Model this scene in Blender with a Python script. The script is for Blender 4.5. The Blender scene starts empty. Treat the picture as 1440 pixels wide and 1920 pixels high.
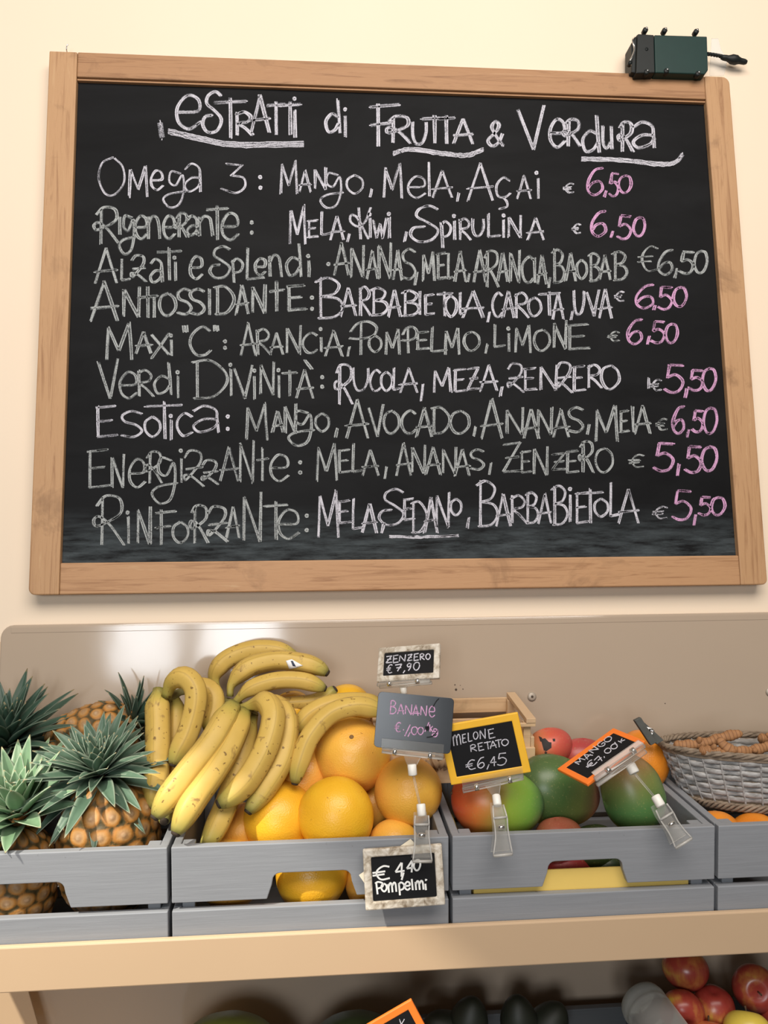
import bpy, bmesh, math, random
import numpy as np
from mathutils import Vector, Matrix
from mathutils.bvhtree import BVHTree

S = bpy.context.scene
COL = S.collection
PI = math.pi
rnd = random.Random(7)

# ------------------------------------------------------------------ camera
F = 1493.0                                   # focal length in pixels of the 1440 x 1920 frame
YAW, PITCH, ROLL = [math.radians(a) for a in (4.5821, 7.1055, -0.9426)]
CAM = Vector((0.5194, -1.5029, 1.50))
fw = Vector((math.sin(YAW) * math.cos(PITCH), math.cos(YAW) * math.cos(PITCH), math.sin(PITCH)))
rt0 = Vector((math.cos(YAW), -math.sin(YAW), 0))
up0 = rt0.cross(fw)
RT = rt0 * math.cos(ROLL) + up0 * math.sin(ROLL)
UP = up0 * math.cos(ROLL) - rt0 * math.sin(ROLL)
FW = fw
cd = bpy.data.cameras.new('camera')
cam = bpy.data.objects.new('camera', cd)
COL.objects.link(cam)
cd.sensor_fit = 'VERTICAL'
cd.sensor_height = 24.0
cd.lens = F / 1920 * 24.0
cd.clip_start = 0.01
M = Matrix((RT, UP, -FW)).transposed().to_4x4()
M.translation = CAM
cam.matrix_world = M
S.camera = cam

# ------------------------------------------------------------------ light
S.view_settings.view_transform = 'Standard'
S.view_settings.look = 'None'
S.view_settings.exposure = 0.0
S.view_settings.gamma = 1.0
S.view_settings.use_curve_mapping = False
w = bpy.data.worlds.new('world')
S.world = w
w.use_nodes = True
w.node_tree.nodes['Background'].inputs[0].default_value = (1.0, 0.93, 0.84, 1)
w.node_tree.nodes['Background'].inputs[1].default_value = 0.09


def area(name, loc, target, sx, sy, power, color):
    l = bpy.data.lights.new(name, 'AREA')
    l.shape = 'RECTANGLE'
    l.size, l.size_y, l.energy, l.color = sx, sy, power, color
    o = bpy.data.objects.new(name, l)
    COL.objects.link(o)
    o.location = loc
    o.rotation_euler = (Vector(target) - Vector(loc)).to_track_quat('-Z', 'Y').to_euler()
    return o


area('shop_window_light', (-0.66, -4.0, 1.55), (-0.4, 0, 1.6), 0.42, 0.9, 19, (0.90, 0.95, 1.0))
area('shop_door_light', (-0.02, -4.0, 1.55), (0.1, 0, 1.6), 0.52, 0.9, 26, (0.90, 0.95, 1.0))
area('ceiling_light', (0.75, -2.3, 3.3), (0.6, -0.2, 1.5), 2.6, 1.4, 94, (1.0, 0.92, 0.84))
sl = bpy.data.lights.new('sunlight_beam', 'SPOT')
sl.energy, sl.color, sl.shadow_soft_size = 520, (1.0, 0.93, 0.80), 0.035
sl.spot_size, sl.spot_blend = math.radians(24.2), 0.06
so = bpy.data.objects.new('sunlight_beam', sl)
COL.objects.link(so)
so.location = (-1.25, -1.75, 3.05)
so.rotation_euler = (Vector((0.0, -0.62, 0.95)) - so.location).to_track_quat('-Z', 'Y').to_euler()


# ------------------------------------------------------------------ helpers
def ray(px, py):
    return FW + RT * ((px - 720) / F) + UP * ((960 - py) / F)


def at(px, py, Y):
    """The point of the vertical plane y = Y that the pixel looks at."""
    d = ray(px, py)
    return CAM + d * ((Y - CAM.y) / d.y)


def rad(pr, P):
    """A length of pr pixels at the distance of P."""
    return pr * (Vector(P) - CAM).dot(FW) / F


def on_plane(px, py, P0, n):
    d = ray(px, py)
    return CAM + d * ((P0 - CAM).dot(n) / d.dot(n))


class MB:
    def __init__(s):
        s.v, s.f, s.mi, s.u, s.w = [], [], [], [], []

    def add(s, verts, faces, mi=0, u=None, w=None):
        b = len(s.v)
        s.v += [Vector(p) for p in verts]
        s.f += [tuple(i + b for i in f) for f in faces]
        s.mi += [mi] * len(faces)
        s.u += list(u) if u is not None else [0.0] * len(verts)
        s.w += list(w) if w is not None else [0.0] * len(verts)

    def box(s, lo, hi, mat=None, mi=0):
        c = [Vector((x, y, z)) for x in (lo[0], hi[0]) for y in (lo[1], hi[1]) for z in (lo[2], hi[2])]
        if mat is not None:
            c = [mat @ p for p in c]
        s.add(c, [(0, 1, 3, 2), (4, 6, 7, 5), (0, 4, 5, 1), (2, 3, 7, 6), (0, 2, 6, 4), (1, 5, 7, 3)], mi)

    def prism(s, pts, off, mi=0):
        """A polygon (list of 3D points) thickened by the vector off."""
        n = len(pts)
        off = Vector(off)
        v = [Vector(p) for p in pts] + [Vector(p) + off for p in pts]
        f = [tuple(range(n)), tuple(range(2 * n - 1, n - 1, -1))]
        f += [(i, i + n, (i + 1) % n + n, (i + 1) % n) for i in range(n)]
        s.add(v, f, mi)

    def tube(s, pts, radii, n=12, mi=0, sec=None, flat=1.0, cap=True, updir=None):
        pts = [Vector(p) for p in pts]
        m = len(pts)
        if not hasattr(radii, '__len__'):
            radii = [radii] * m
        T = []
        for i in range(m):
            t = pts[min(i + 1, m - 1)] - pts[max(i - 1, 0)]
            T.append(t.normalized())
        up = Vector(updir) if updir else Vector((0, 0, 1))
        if abs(T[0].dot(up)) > 0.95:
            up = Vector((0, 1, 0))
        a = (up - T[0] * up.dot(T[0])).normalized()
        V, Fc, U, Wt = [], [], [], []
        for i in range(m):
            a = (a - T[i] * a.dot(T[i])).normalized()
            b = T[i].cross(a)
            for k in range(n):
                ph = 2 * PI * k / n
                r = radii[i] * (sec(ph) if sec else 1.0)
                V.append(pts[i] + a * (math.cos(ph) * r * flat) + b * (math.sin(ph) * r))
                U.append(i / (m - 1))
                Wt.append(k / n)
        for i in range(m - 1):
            for k in range(n):
                k2 = (k + 1) % n
                Fc.append((i * n + k, i * n + k2, (i + 1) * n + k2, (i + 1) * n + k))
        if cap:
            Fc.append(tuple(range(n - 1, -1, -1)))
            Fc.append(tuple((m - 1) * n + k for k in range(n)))
        s.add(V, Fc, mi, U, Wt)

    def grid(s, rows, closed=True, mi=0, u=None, w=None):
        """rows: list of rings of points."""
        n = len(rows[0])
        V = [p for r in rows for p in r]
        Fc = []
        for i in range(len(rows) - 1):
            for k in range(n if closed else n - 1):
                k2 = (k + 1) % n
                Fc.append((i * n + k, i * n + k2, (i + 1) * n + k2, (i + 1) * n + k))
        s.add(V, Fc, mi, u, w)

    def build(s, name, mats, parent=None, smooth=True, bevel=0, solid=0, loc=None, rot=None, subsurf=0):
        me = bpy.data.meshes.new(name)
        o = bpy.data.objects.new(name, me)
        COL.objects.link(o)
        if parent is not None:
            o.parent = parent
            mw = WM[parent.name]
        else:
            mw = Matrix.Translation(loc) if loc is not None else Matrix.Identity(4)
            if rot is not None:
                mw = mw @ rot.to_4x4()
            o.matrix_world = mw
        WM[o.name] = mw
        inv = mw.inverted()
        me.from_pydata([inv @ p for p in s.v], [], s.f)
        me.polygons.foreach_set('material_index', s.mi)
        if smooth:
            me.polygons.foreach_set('use_smooth', [True] * len(s.f))
        for nm, dat in (('u', s.u), ('w', s.w)):
            if any(dat):
                at_ = me.attributes.new(nm, 'FLOAT', 'POINT')
                at_.data.foreach_set('value', dat)
        for m_ in (mats if isinstance(mats, (list, tuple)) else [mats]):
            me.materials.append(m_)
        bm = bmesh.new()
        bm.from_mesh(me)
        bmesh.ops.recalc_face_normals(bm, faces=bm.faces)
        bm.to_mesh(me)
        bm.free()
        if solid:
            m_ = o.modifiers.new('solid', 'SOLIDIFY')
            m_.thickness = solid
            m_.offset = 0
        if bevel:
            m_ = o.modifiers.new('bevel', 'BEVEL')
            m_.width = bevel
            m_.segments = 2
            m_.limit_method = 'ANGLE'
        if subsurf:
            m_ = o.modifiers.new('sub', 'SUBSURF')
            m_.levels = m_.render_levels = subsurf
        return o


WM = {}


def empty(name, loc, rot=None):
    o = bpy.data.objects.new(name, None)
    COL.objects.link(o)
    o.empty_display_size = 0.02
    mw = Matrix.Translation(loc)
    if rot is not None:
        mw = mw @ rot.to_4x4()
    o.matrix_world = mw
    WM[o.name] = mw
    return o


def tag(o, label, cat, group=None):
    o['label'] = label
    o['category'] = cat
    if group:
        o['group'] = group
    return o


def struct(o):
    o['kind'] = 'structure'
    return o


def catmull(P, n=8):
    P = [Vector(p) for p in P]
    if len(P) < 3:
        return [P[0].lerp(P[-1], i / n) for i in range(n + 1)]
    Q = [P[0] * 2 - P[1]] + P + [P[-1] * 2 - P[-2]]
    out = []
    for i in range(1, len(Q) - 2):
        a, b, c, d = Q[i - 1], Q[i], Q[i + 1], Q[i + 2]
        for k in range(n):
            t = k / n
            out.append(0.5 * ((2 * b) + (c - a) * t + (2 * a - 5 * b + 4 * c - d) * t * t + (3 * b - a - 3 * c + d) * t ** 3))
    out.append(P[-1])
    return out


def resample(P, n):
    L = [0.0]
    for i in range(1, len(P)):
        L.append(L[-1] + (P[i] - P[i - 1]).length)
    out, j = [], 0
    for k in range(n):
        s = L[-1] * k / (n - 1)
        while j < len(P) - 2 and L[j + 1] < s:
            j += 1
        d = L[j + 1] - L[j]
        out.append(P[j].lerp(P[j + 1], (s - L[j]) / d if d > 1e-9 else 0))
    return out


def bvh_of(o):
    me = o.data
    mw = WM[o.name]
    return BVHTree.FromPolygons([mw @ v.co for v in me.vertices], [tuple(p.vertices) for p in me.polygons])


def drape(poly, bvh, off, mb, mi=0, n=6):
    """A pixel quad (4 points) laid on a surface as a small patch."""
    a, b, c, d = [Vector((p[0], p[1], 0)) for p in poly]
    V, ok = [], True
    for i in range(n + 1):
        for k in range(n + 1):
            q = a.lerp(b, k / n).lerp(d.lerp(c, k / n), i / n)
            hit = bvh.ray_cast(CAM, ray(q.x, q.y).normalized())
            if hit[0] is None:
                return False
            V.append(hit[0] - ray(q.x, q.y).normalized() * off)
    mb.add(V, [(i * (n + 1) + k, i * (n + 1) + k + 1, (i + 1) * (n + 1) + k + 1, (i + 1) * (n + 1) + k) for i in range(n) for k in range(n)], mi)
    return True


# ------------------------------------------------------------------ materials
class NT:
    def __init__(s, name):
        s.m = bpy.data.materials.new(name)
        s.m.use_nodes = True
        s.n = s.m.node_tree.nodes
        s.l = s.m.node_tree.links
        s.b = s.n['Principled BSDF']

    def node(s, t, **kw):
        x = s.n.new(t)
        for k, v in kw.items():
            if k in x.inputs.keys():
                s.set(x.inputs[k], v)
            else:
                setattr(x, k, v)
        return x

    def set(s, sock, v):
        if hasattr(v, 'is_linked') or isinstance(v, bpy.types.NodeSocket):
            s.l.new(v, sock)
        else:
            if isinstance(v, tuple) and len(v) == 3 and sock.type == 'RGBA':
                v = (*v, 1)
            sock.default_value = v

    def coords(s, scale=(1, 1, 1), kind='Object'):
        t = s.node('ShaderNodeTexCoord')
        m_ = s.node('ShaderNodeMapping')
        m_.inputs['Scale'].default_value = scale
        s.l.new(t.outputs[kind], m_.inputs[0])
        return m_.outputs[0]

    def noise(s, vec, scale, detail=4, rough=0.55, dist=0):
        x = s.node('ShaderNodeTexNoise')
        s.l.new(vec, x.inputs['Vector'])
        x.inputs['Scale'].default_value = scale
        x.inputs['Detail'].default_value = detail
        x.inputs['Roughness'].default_value = rough
        x.inputs['Distortion'].default_value = dist
        return x.outputs['Fac']

    def ramp(s, fac, stops, interp='LINEAR'):
        x = s.node('ShaderNodeValToRGB')
        x.color_ramp.interpolation = interp
        e = x.color_ramp.elements
        while len(e) < len(stops):
            e.new(0.5)
        for i, (p, c) in enumerate(stops):
            e[i].position = p
            e[i].color = (*c, 1) if len(c) == 3 else c
        s.l.new(fac, x.inputs[0])
        return x.outputs[0]

    def fac(s, f, a, b):
        """Map a range of a value to 0..1."""
        x = s.node('ShaderNodeMapRange')
        s.l.new(f, x.inputs[0])
        x.inputs[1].default_value = a
        x.inputs[2].default_value = b
        return x.outputs[0]

    def mix(s, f, a, b, mode='MIX'):
        x = s.node('ShaderNodeMix', data_type='RGBA', blend_type=mode)
        s.set(x.inputs[0], f)
        s.set(x.inputs[6], a)
        s.set(x.inputs[7], b)
        return x.outputs[2]

    def math(s, op, a, b=0.0):
        x = s.node('ShaderNodeMath', operation=op)
        s.set(x.inputs[0], a)
        s.set(x.inputs[1], b)
        return x.outputs[0]

    def attr(s, name):
        return s.node('ShaderNodeAttribute', attribute_name=name).outputs['Fac']

    def sep(s, vec):
        x = s.node('ShaderNodeSeparateXYZ')
        s.l.new(vec, x.inputs[0])
        return x.outputs

    def bump(s, h, strength=0.3, dist=0.002):
        x = s.node('ShaderNodeBump')
        x.inputs['Strength'].default_value = strength
        x.inputs['Distance'].default_value = dist
        s.l.new(h, x.inputs['Height'])
        s.l.new(x.outputs[0], s.b.inputs['Normal'])

    def out(s, color=None, rough=0.5, spec=0.5, **kw):
        if color is not None:
            s.set(s.b.inputs['Base Color'], color)
        s.set(s.b.inputs['Roughness'], rough)
        s.set(s.b.inputs['Specular IOR Level'], spec)
        for k, v in kw.items():
            s.set(s.b.inputs[k.replace('_', ' ')], v)
        return s.m


def plain(name, col, rough=0.5, var=0.08, scale=40, spec=0.5, **kw):
    t = NT(name)
    n = t.noise(t.coords(), scale)
    c = t.mix(n, tuple(x * (1 - var) for x in col), tuple(min(1, x * (1 + var)) for x in col))
    return t.out(c, rough, spec, **kw)


def mat_wall():
    t = NT('cream_wall_paint')
    v = t.coords()
    n = t.noise(v, 3, 4)
    t.bump(t.noise(v, 160, 3), 0.06, 0.001)
    return t.out(t.mix(n, (0.80, 0.665, 0.515), (0.83, 0.695, 0.545)), 0.75, 0.2)


def mat_wood(name, along, base, dark, light, grain=1.0):
    t = NT(name)
    sc = {'x': (1.2, 14, 22), 'z': (22, 14, 1.2), 'y': (22, 1.2, 14)}[along]
    v = t.coords(sc)
    g = t.noise(v, 4.0 * grain, 6, 0.62, 1.2)
    c = t.ramp(g, [(0.30, dark), (0.47, base), (0.62, base), (0.78, light)])
    fine = t.noise(t.coords(tuple(x * 4 for x in sc)), 9, 3)
    c = t.mix(t.math('MULTIPLY', t.fac(fine, 0.55, 0.75), 0.30), c, dark)
    # handling stains with a shape of their own
    st = t.noise(t.coords(), 9, 5, 0.65, 0.6)
    c = t.mix(t.math('MULTIPLY', t.fac(st, 0.60, 0.72), 0.45), c, tuple(x * 0.5 for x in dark))
    t.bump(g, 0.15, 0.002)
    return t.out(c, 0.55, 0.35)


def mat_slate():
    t = NT('blackboard_slate')
    v = t.coords()
    sm = t.noise(t.coords((1, 1, 2.5)), 3.5, 6, 0.6, 0.8)
    dust = t.noise(t.coords((2, 1, 14)), 6, 6, 0.7)
    z = t.sep(t.coords())[2]
    low = t.fac(z, 0.16, 0.085)
    lowm = t.math('MULTIPLY', low, t.fac(dust, 0.35, 0.75))
    c = t.mix(t.fac(sm, 0.35, 0.8), (0.0055, 0.0057, 0.0064), (0.012, 0.0125, 0.0138))
    c = t.mix(t.math('MULTIPLY', lowm, 0.75), c, (0.095, 0.115, 0.125))
    top = t.fac(t.math('ADD', z, t.math('MULTIPLY', t.noise(t.coords((60, 1, 20)), 3), 0.012)), 1.003, 1.009)
    c = t.mix(t.math('MULTIPLY', top, 0.6), c, (0.18, 0.18, 0.185))
    return t.out(c, 0.62, 0.10)


def mat_chalk(name, col, cover):
    t = NT(name)
    v = t.coords()
    n = t.noise(v, 420, 3, 0.7)
    n2 = t.noise(v, 55, 3)
    f = t.math('ADD', t.math('MULTIPLY', n, 0.75), t.math('MULTIPLY', n2, 0.35))
    f = t.fac(f, 0.72 - cover * 0.45, 0.86 - cover * 0.35)
    c = t.mix(f, (0.035, 0.036, 0.04), col)
    return t.out(c, 0.9, 0.1)


def mat_metal_paint(name, col, rough, spec=0.5):
    t = NT(name)
    v = t.coords()
    n = t.noise(v, 5, 3)
    c = t.mix(n, tuple(x * 0.97 for x in col), tuple(x * 1.03 for x in col))
    wob = t.noise(v, 7, 2)
    t.bump(wob, 0.10, 0.004)
    return t.out(c, rough, spec)


def mat_crate(name, col):
    t = NT(name)
    v = t.coords((1.5, 20, 30))
    g = t.noise(v, 6, 6, 0.6, 0.3)
    c = t.mix(g, tuple(x * 0.86 for x in col), tuple(x * 1.10 for x in col))
    ch = t.noise(t.coords(), 38, 5, 0.7)
    c = t.mix(t.math('MULTIPLY', t.fac(ch, 0.67, 0.72), 0.55), c, (0.10, 0.095, 0.09))
    t.bump(g, 0.25, 0.0015)
    return t.out(c, 0.45, 0.45)


def mat_banana():
    t = NT('banana_peel')
    u, w_ = t.attr('u'), t.attr('w')
    v = t.coords()
    n = t.noise(v, 26, 4)
    body = t.mix(n, (0.52, 0.335, 0.065), (0.68, 0.47, 0.125))
    c = t.ramp(u, [(0.0, (0.20, 0.19, 0.045)), (0.10, (0.42, 0.37, 0.075)), (0.24, (0.60, 0.40, 0.085)), (0.80, (0.60, 0.40, 0.085)), (0.92, (0.40, 0.36, 0.08)), (1.0, (0.22, 0.21, 0.06))])
    edge = t.ramp(u, [(0.0, (1, 1, 1)), (0.22, (0, 0, 0)), (0.82, (0, 0, 0)), (1.0, (1, 1, 1))])
    c = t.mix(edge, body, c)
    # ridge lines of the peel
    ridge = t.math('ABSOLUTE', t.math('SUBTRACT', t.math('FRACT', t.math('ADD', t.math('MULTIPLY', w_, 5.0), 0.5)), 0.5))
    rf = t.math('MULTIPLY', t.fac(ridge, 0.10, 0.0), 0.50)
    c = t.mix(rf, c, (0.33, 0.21, 0.045))
    sp = t.noise(t.coords((1, 1, 1)), 120, 3, 0.5)
    c = t.mix(t.math('MULTIPLY', t.fac(sp, 0.66, 0.70), 0.8), c, (0.12, 0.055, 0.015))
    br = t.noise(v, 38, 5, 0.6, 0.8)
    c = t.mix(t.math('MULTIPLY', t.fac(br, 0.61, 0.70), 0.75), c, (0.20, 0.10, 0.035))
    t.bump(n, 0.08, 0.002)
    return t.out(c, 0.48, 0.35)


def mat_citrus(name, a, b, blush):
    t = NT(name)
    v = t.coords()
    n = t.noise(v, 14, 3)
    c = t.mix(t.fac(n, 0.3, 0.7), a, b)
    n2 = t.noise(v, 9, 2, 0.5, 0.5)
    c = t.mix(t.math('MULTIPLY', t.fac(n2, 0.45, 0.75), 0.75), c, blush)
    sp = t.noise(v, 150, 2)
    c = t.mix(t.math('MULTIPLY', t.fac(sp, 0.72, 0.76), 0.5), c, (0.25, 0.10, 0.02))
    vor = t.node('ShaderNodeTexVoronoi')
    t.l.new(v, vor.inputs['Vector'])
    vor.inputs['Scale'].default_value = 420
    t.bump(vor.outputs['Distance'], 0.22, 0.0012)
    return t.out(c, 0.36, 0.45)


def mat_mango(name, stops, axis=0, length=0.12, nz=0.35):
    t = NT(name)
    v = t.coords()
    s_ = t.sep(v)[axis]
    f = t.fac(s_, -length / 2, length / 2)
    n = t.noise(v, 16, 4, 0.55, 0.4)
    f = t.math('ADD', f, t.math('MULTIPLY', t.math('SUBTRACT', n, 0.5), nz))
    c = t.ramp(f, stops)
    sp = t.noise(v, 330, 2)
    c = t.mix(t.math('MULTIPLY', t.fac(sp, 0.62, 0.72), 0.35), c, (0.42, 0.36, 0.14))
    return t.out(c, 0.36, 0.45)


def mat_apple():
    t = NT('apple_skin')
    v = t.coords()
    n = t.noise(v, 11, 3, 0.5, 0.7)
    st = t.noise(t.coords((70, 70, 6)), 2, 3)
    f = t.math('ADD', n, t.math('MULTIPLY', t.math('SUBTRACT', st, 0.5), 0.22))
    c = t.ramp(f, [(0.29, (0.60, 0.42, 0.06)), (0.38, (0.50, 0.17, 0.05)), (0.48, (0.38, 0.055, 0.035)), (0.8, (0.26, 0.015, 0.02))])
    return t.out(c, 0.3, 0.5)


def mat_pine():
    t = NT('pineapple_rind')
    d = t.attr('u')
    v = t.coords()
    n = t.noise(v, 60, 4)
    n2 = t.noise(v, 12, 2)
    f = t.math('ADD', d, t.math('MULTIPLY', t.math('SUBTRACT', n, 0.5), 0.34))
    c = t.ramp(f, [(0.02, (0.50, 0.34, 0.20)), (0.14, (0.40, 0.23, 0.11)), (0.26, (0.50, 0.28, 0.11)), (0.38, (0.46, 0.20, 0.04)), (0.46, (0.30, 0.13, 0.028)), (0.52, (0.07, 0.05, 0.016)), (0.62, (0.025, 0.026, 0.010))])
    c = t.mix(t.fac(n2, 0.35, 0.75), c, t.mix(0.5, c, (0.20, 0.12, 0.05)))
    t.bump(n, 0.5, 0.003)
    return t.out(c, 0.5, 0.3)


def mat_leaf(name, a, b, edge):
    t = NT(name)
    u, w_ = t.attr('u'), t.attr('w')
    v = t.coords()
    n = t.noise(v, 30, 3)
    c = t.mix(n, a, b)
    e = t.fac(t.math('ABSOLUTE', t.math('SUBTRACT', w_, 0.5)), 0.36, 0.5)
    c = t.mix(t.math('MULTIPLY', e, 0.55), c, edge)
    c = t.mix(t.math('MULTIPLY', t.fac(u, 0.93, 1.0), 0.8), c, (0.35, 0.25, 0.12))
    return t.out(c, 0.42, 0.35)


def mat_clear(name, tint=(0.95, 0.95, 0.94), k=0.065, rough=0.10):
    t = NT(name)
    tr = t.node('ShaderNodeBsdfTransparent')
    tr.inputs[0].default_value = (*tint, 1)
    t.out((0.82, 0.80, 0.77), rough, 0.6)
    mx = t.node('ShaderNodeMixShader')
    fr = t.node('ShaderNodeFresnel')
    fr.inputs[0].default_value = 1.45
    f = t.math('ADD', t.math('MULTIPLY', fr.outputs[0], 0.7), k)
    t.l.new(f, mx.inputs[0])
    t.l.new(tr.outputs[0], mx.inputs[1])
    t.l.new(t.b.outputs[0], mx.inputs[2])
    t.l.new(mx.outputs[0], t.n['Material Output'].inputs[0])
    return t.m


def mat_whitewash(name):
    t = NT(name)
    v = t.coords()
    n = t.noise(t.coords((1, 1, 1)), 70, 5, 0.65, 0.5)
    c = t.ramp(n, [(0.32, (0.20, 0.15, 0.10)), (0.46, (0.44, 0.38, 0.30)), (0.58, (0.62, 0.57, 0.49)), (0.75, (0.74, 0.70, 0.63))])
    t.bump(n, 0.4, 0.002)
    return t.out(c, 0.75, 0.2)


def mat_wicker(name, a, b):
    t = NT(name)
    n = t.noise(t.coords((1, 1, 3)), 60, 5, 0.65)
    c = t.ramp(n, [(0.3, a), (0.55, b), (0.8, tuple(min(1, x * 1.35) for x in b))])
    t.bump(n, 0.4, 0.002)
    return t.out(c, 0.65, 0.3)


def mat_turmeric():
    t = NT('turmeric_skin')
    n = t.noise(t.coords(), 90, 4)
    u = t.attr('u')
    rg = t.math('SINE', t.math('MULTIPLY', u, 120.0))
    c = t.mix(n, (0.24, 0.11, 0.045), (0.44, 0.23, 0.105))
    c = t.mix(t.math('MULTIPLY', t.fac(rg, 0.4, 1.0), 0.6), c, (0.13, 0.055, 0.025))
    t.bump(n, 0.4, 0.002)
    return t.out(c, 0.65, 0.25)


WALL = mat_wall()
FLOOR = plain('floor_tile_beige', (0.16, 0.13, 0.105), 0.45, 0.08, 4)
WOOD_X = mat_wood('frame_pine_along', 'x', (0.47, 0.265, 0.135), (0.30, 0.15, 0.07), (0.56, 0.37, 0.21))
WOOD_Z = mat_wood('frame_pine_upright', 'z', (0.47, 0.275, 0.14), (0.31, 0.16, 0.075), (0.57, 0.38, 0.21))
WOOD_T = mat_wood('frame_pine_shaded', 'x', (0.38, 0.205, 0.10), (0.23, 0.11, 0.05), (0.46, 0.28, 0.15))  # same pine darkened: the weaker light on the top rail, put into its colour
PALEWOOD = mat_wood('pale_poplar', 'x', (0.66, 0.46, 0.27), (0.52, 0.34, 0.19), (0.76, 0.58, 0.38), 0.7)
PALEWOOD_Y = mat_wood('pale_poplar_side', 'y', (0.62, 0.43, 0.26), (0.50, 0.32, 0.18), (0.72, 0.54, 0.35), 0.7)
SLATE = mat_slate()
CH_WHITE = mat_chalk('chalk_white', (0.58, 0.57, 0.63), 0.84)
CH_GREY = mat_chalk('chalk_grey', (0.40, 0.42, 0.42), 0.80)
CH_PINK = mat_chalk('chalk_pink', (0.62, 0.34, 0.55), 0.82)
CH_WHITE_S = mat_chalk('chalk_white_smear', (0.30, 0.30, 0.335), 0.62)
CH_GREY_S = mat_chalk('chalk_grey_smear', (0.17, 0.185, 0.185), 0.62)
CH_PINK_S = mat_chalk('chalk_pink_smear', (0.34, 0.18, 0.30), 0.62)
INK = plain('white_marker_ink', (0.85, 0.85, 0.83), 0.5, 0.03)
PANEL = mat_metal_paint('taupe_gloss_panel', (0.435, 0.345, 0.262), 0.10, 0.55)
LIP = mat_metal_paint('tan_shelf_paint', (0.56, 0.40, 0.255), 0.38, 0.4)
STEEL = plain('dull_screw_steel', (0.42, 0.36, 0.29), 0.4, 0.1, 40, 0.5, Metallic=0.15)
CHROME = plain('bright_steel', (0.75, 0.74, 0.72), 0.18, 0.05, 40, 0.5, Metallic=0.95)
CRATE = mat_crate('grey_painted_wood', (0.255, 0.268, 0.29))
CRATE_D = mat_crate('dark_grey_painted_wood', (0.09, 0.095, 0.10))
BANANA = mat_banana()
TIP = plain('banana_dark_tip', (0.035, 0.022, 0.012), 0.8, 0.3, 200)
BSTEM = plain('banana_crown_stem', (0.22, 0.19, 0.06), 0.7, 0.25, 80)
GRAPE_O = mat_citrus('grapefruit_orange_peel', (0.78, 0.40, 0.05), (0.84, 0.48, 0.075), (0.78, 0.30, 0.06))
GRAPE_Y = mat_citrus('grapefruit_yellow_peel', (0.78, 0.41, 0.02), (0.84, 0.49, 0.03), (0.78, 0.34, 0.02))
ORANGE = mat_citrus('orange_peel', (0.72, 0.22, 0.015), (0.80, 0.30, 0.03), (0.70, 0.18, 0.01))
SCAR = plain('fruit_stem_scar', (0.22, 0.12, 0.04), 0.8, 0.3, 300)
APPLE = mat_apple()
YAPPLE = plain('yellow_apple_skin', (0.62, 0.47, 0.07), 0.35, 0.25, 20)
BARK = plain('fruit_stalk', (0.10, 0.06, 0.03), 0.8, 0.3, 200)
PINE = mat_pine()
LEAF_D = mat_leaf('pineapple_leaf_dark', (0.045, 0.095, 0.06), (0.13, 0.20, 0.14), (0.36, 0.41, 0.32))
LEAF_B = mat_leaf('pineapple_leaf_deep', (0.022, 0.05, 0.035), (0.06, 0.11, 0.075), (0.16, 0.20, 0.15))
LEAF_L = mat_leaf('pineapple_leaf_light', (0.115, 0.22, 0.115), (0.24, 0.36, 0.22), (0.48, 0.54, 0.40))
CLEAR = mat_clear('clear_acrylic')
CLEAR_E = mat_clear('clear_acrylic_edge', (0.9, 0.9, 0.88), 0.38, 0.12)
CLEAR_F = mat_clear('clear_acrylic_flap', (0.95, 0.95, 0.94), 0.03, 0.1)
WHITEP = plain('white_nylon', (0.80, 0.78, 0.72), 0.4, 0.03)
BLACKP = plain('black_sign_face', (0.008, 0.008, 0.009), 0.6, 0.1, 60, 0.2)
BANPLATE = plain('black_gloss_plate', (0.010, 0.011, 0.013), 0.22, 0.1, 30, 0.35)
YELLOWP = plain('yellow_plastic_frame', (0.85, 0.47, 0.03), 0.4, 0.05)
ORANGEP = plain('orange_plastic_frame', (0.86, 0.20, 0.025), 0.4, 0.06)
WASH = mat_whitewash('whitewashed_wood')
PAPER = plain('cream_paper', (0.78, 0.70, 0.55), 0.8, 0.04)
YCARD = plain('yellow_cardboard', (0.78, 0.55, 0.14), 0.75, 0.05, 30)
GREENBOX = plain('dark_green_plastic', (0.006, 0.030, 0.026), 0.45, 0.12, 50, 0.3)
BLACKBOX = plain('black_plastic', (0.010, 0.013, 0.013), 0.5, 0.12, 50, 0.3)
WICK = mat_wicker('grey_washed_willow', (0.17, 0.16, 0.15), (0.40, 0.395, 0.39))
WICK_B = mat_wicker('brown_willow', (0.11, 0.08, 0.055), (0.26, 0.20, 0.145))
TURM = mat_turmeric()
PEG = plain('dark_grey_peg_wood', (0.075, 0.078, 0.07), 0.7, 0.2, 80)
AVO = plain('avocado_skin', (0.014, 0.017, 0.010), 0.55, 0.35, 90)
GREENF = plain('yellow_green_skin', (0.14, 0.18, 0.03), 0.45, 0.25, 40)
DARKMEL = plain('dark_green_melon_skin', (0.03, 0.05, 0.016), 0.5, 0.35, 40)
STICK = plain('white_sticker', (0.85, 0.85, 0.85), 0.5, 0.02)
STICKB = plain('dark_blue_sticker_print', (0.015, 0.025, 0.06), 0.5, 0.05)
BLACKSPOT = plain('black_bruise', (0.020, 0.014, 0.012), 0.7, 0.3, 200)
BOTTLE = mat_clear('grey_translucent_plastic', (0.50, 0.55, 0.54), 0.18, 0.25)
FILM = mat_clear('thin_plastic_film', (0.94, 0.94, 0.93), 0.10, 0.15)
HOLE_DARK = plain('screw_hole_dark', (0.07, 0.05, 0.035), 0.9, 0.2)  # plain dark brown for the bolt hole, hex socket and drill hole discs

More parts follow.
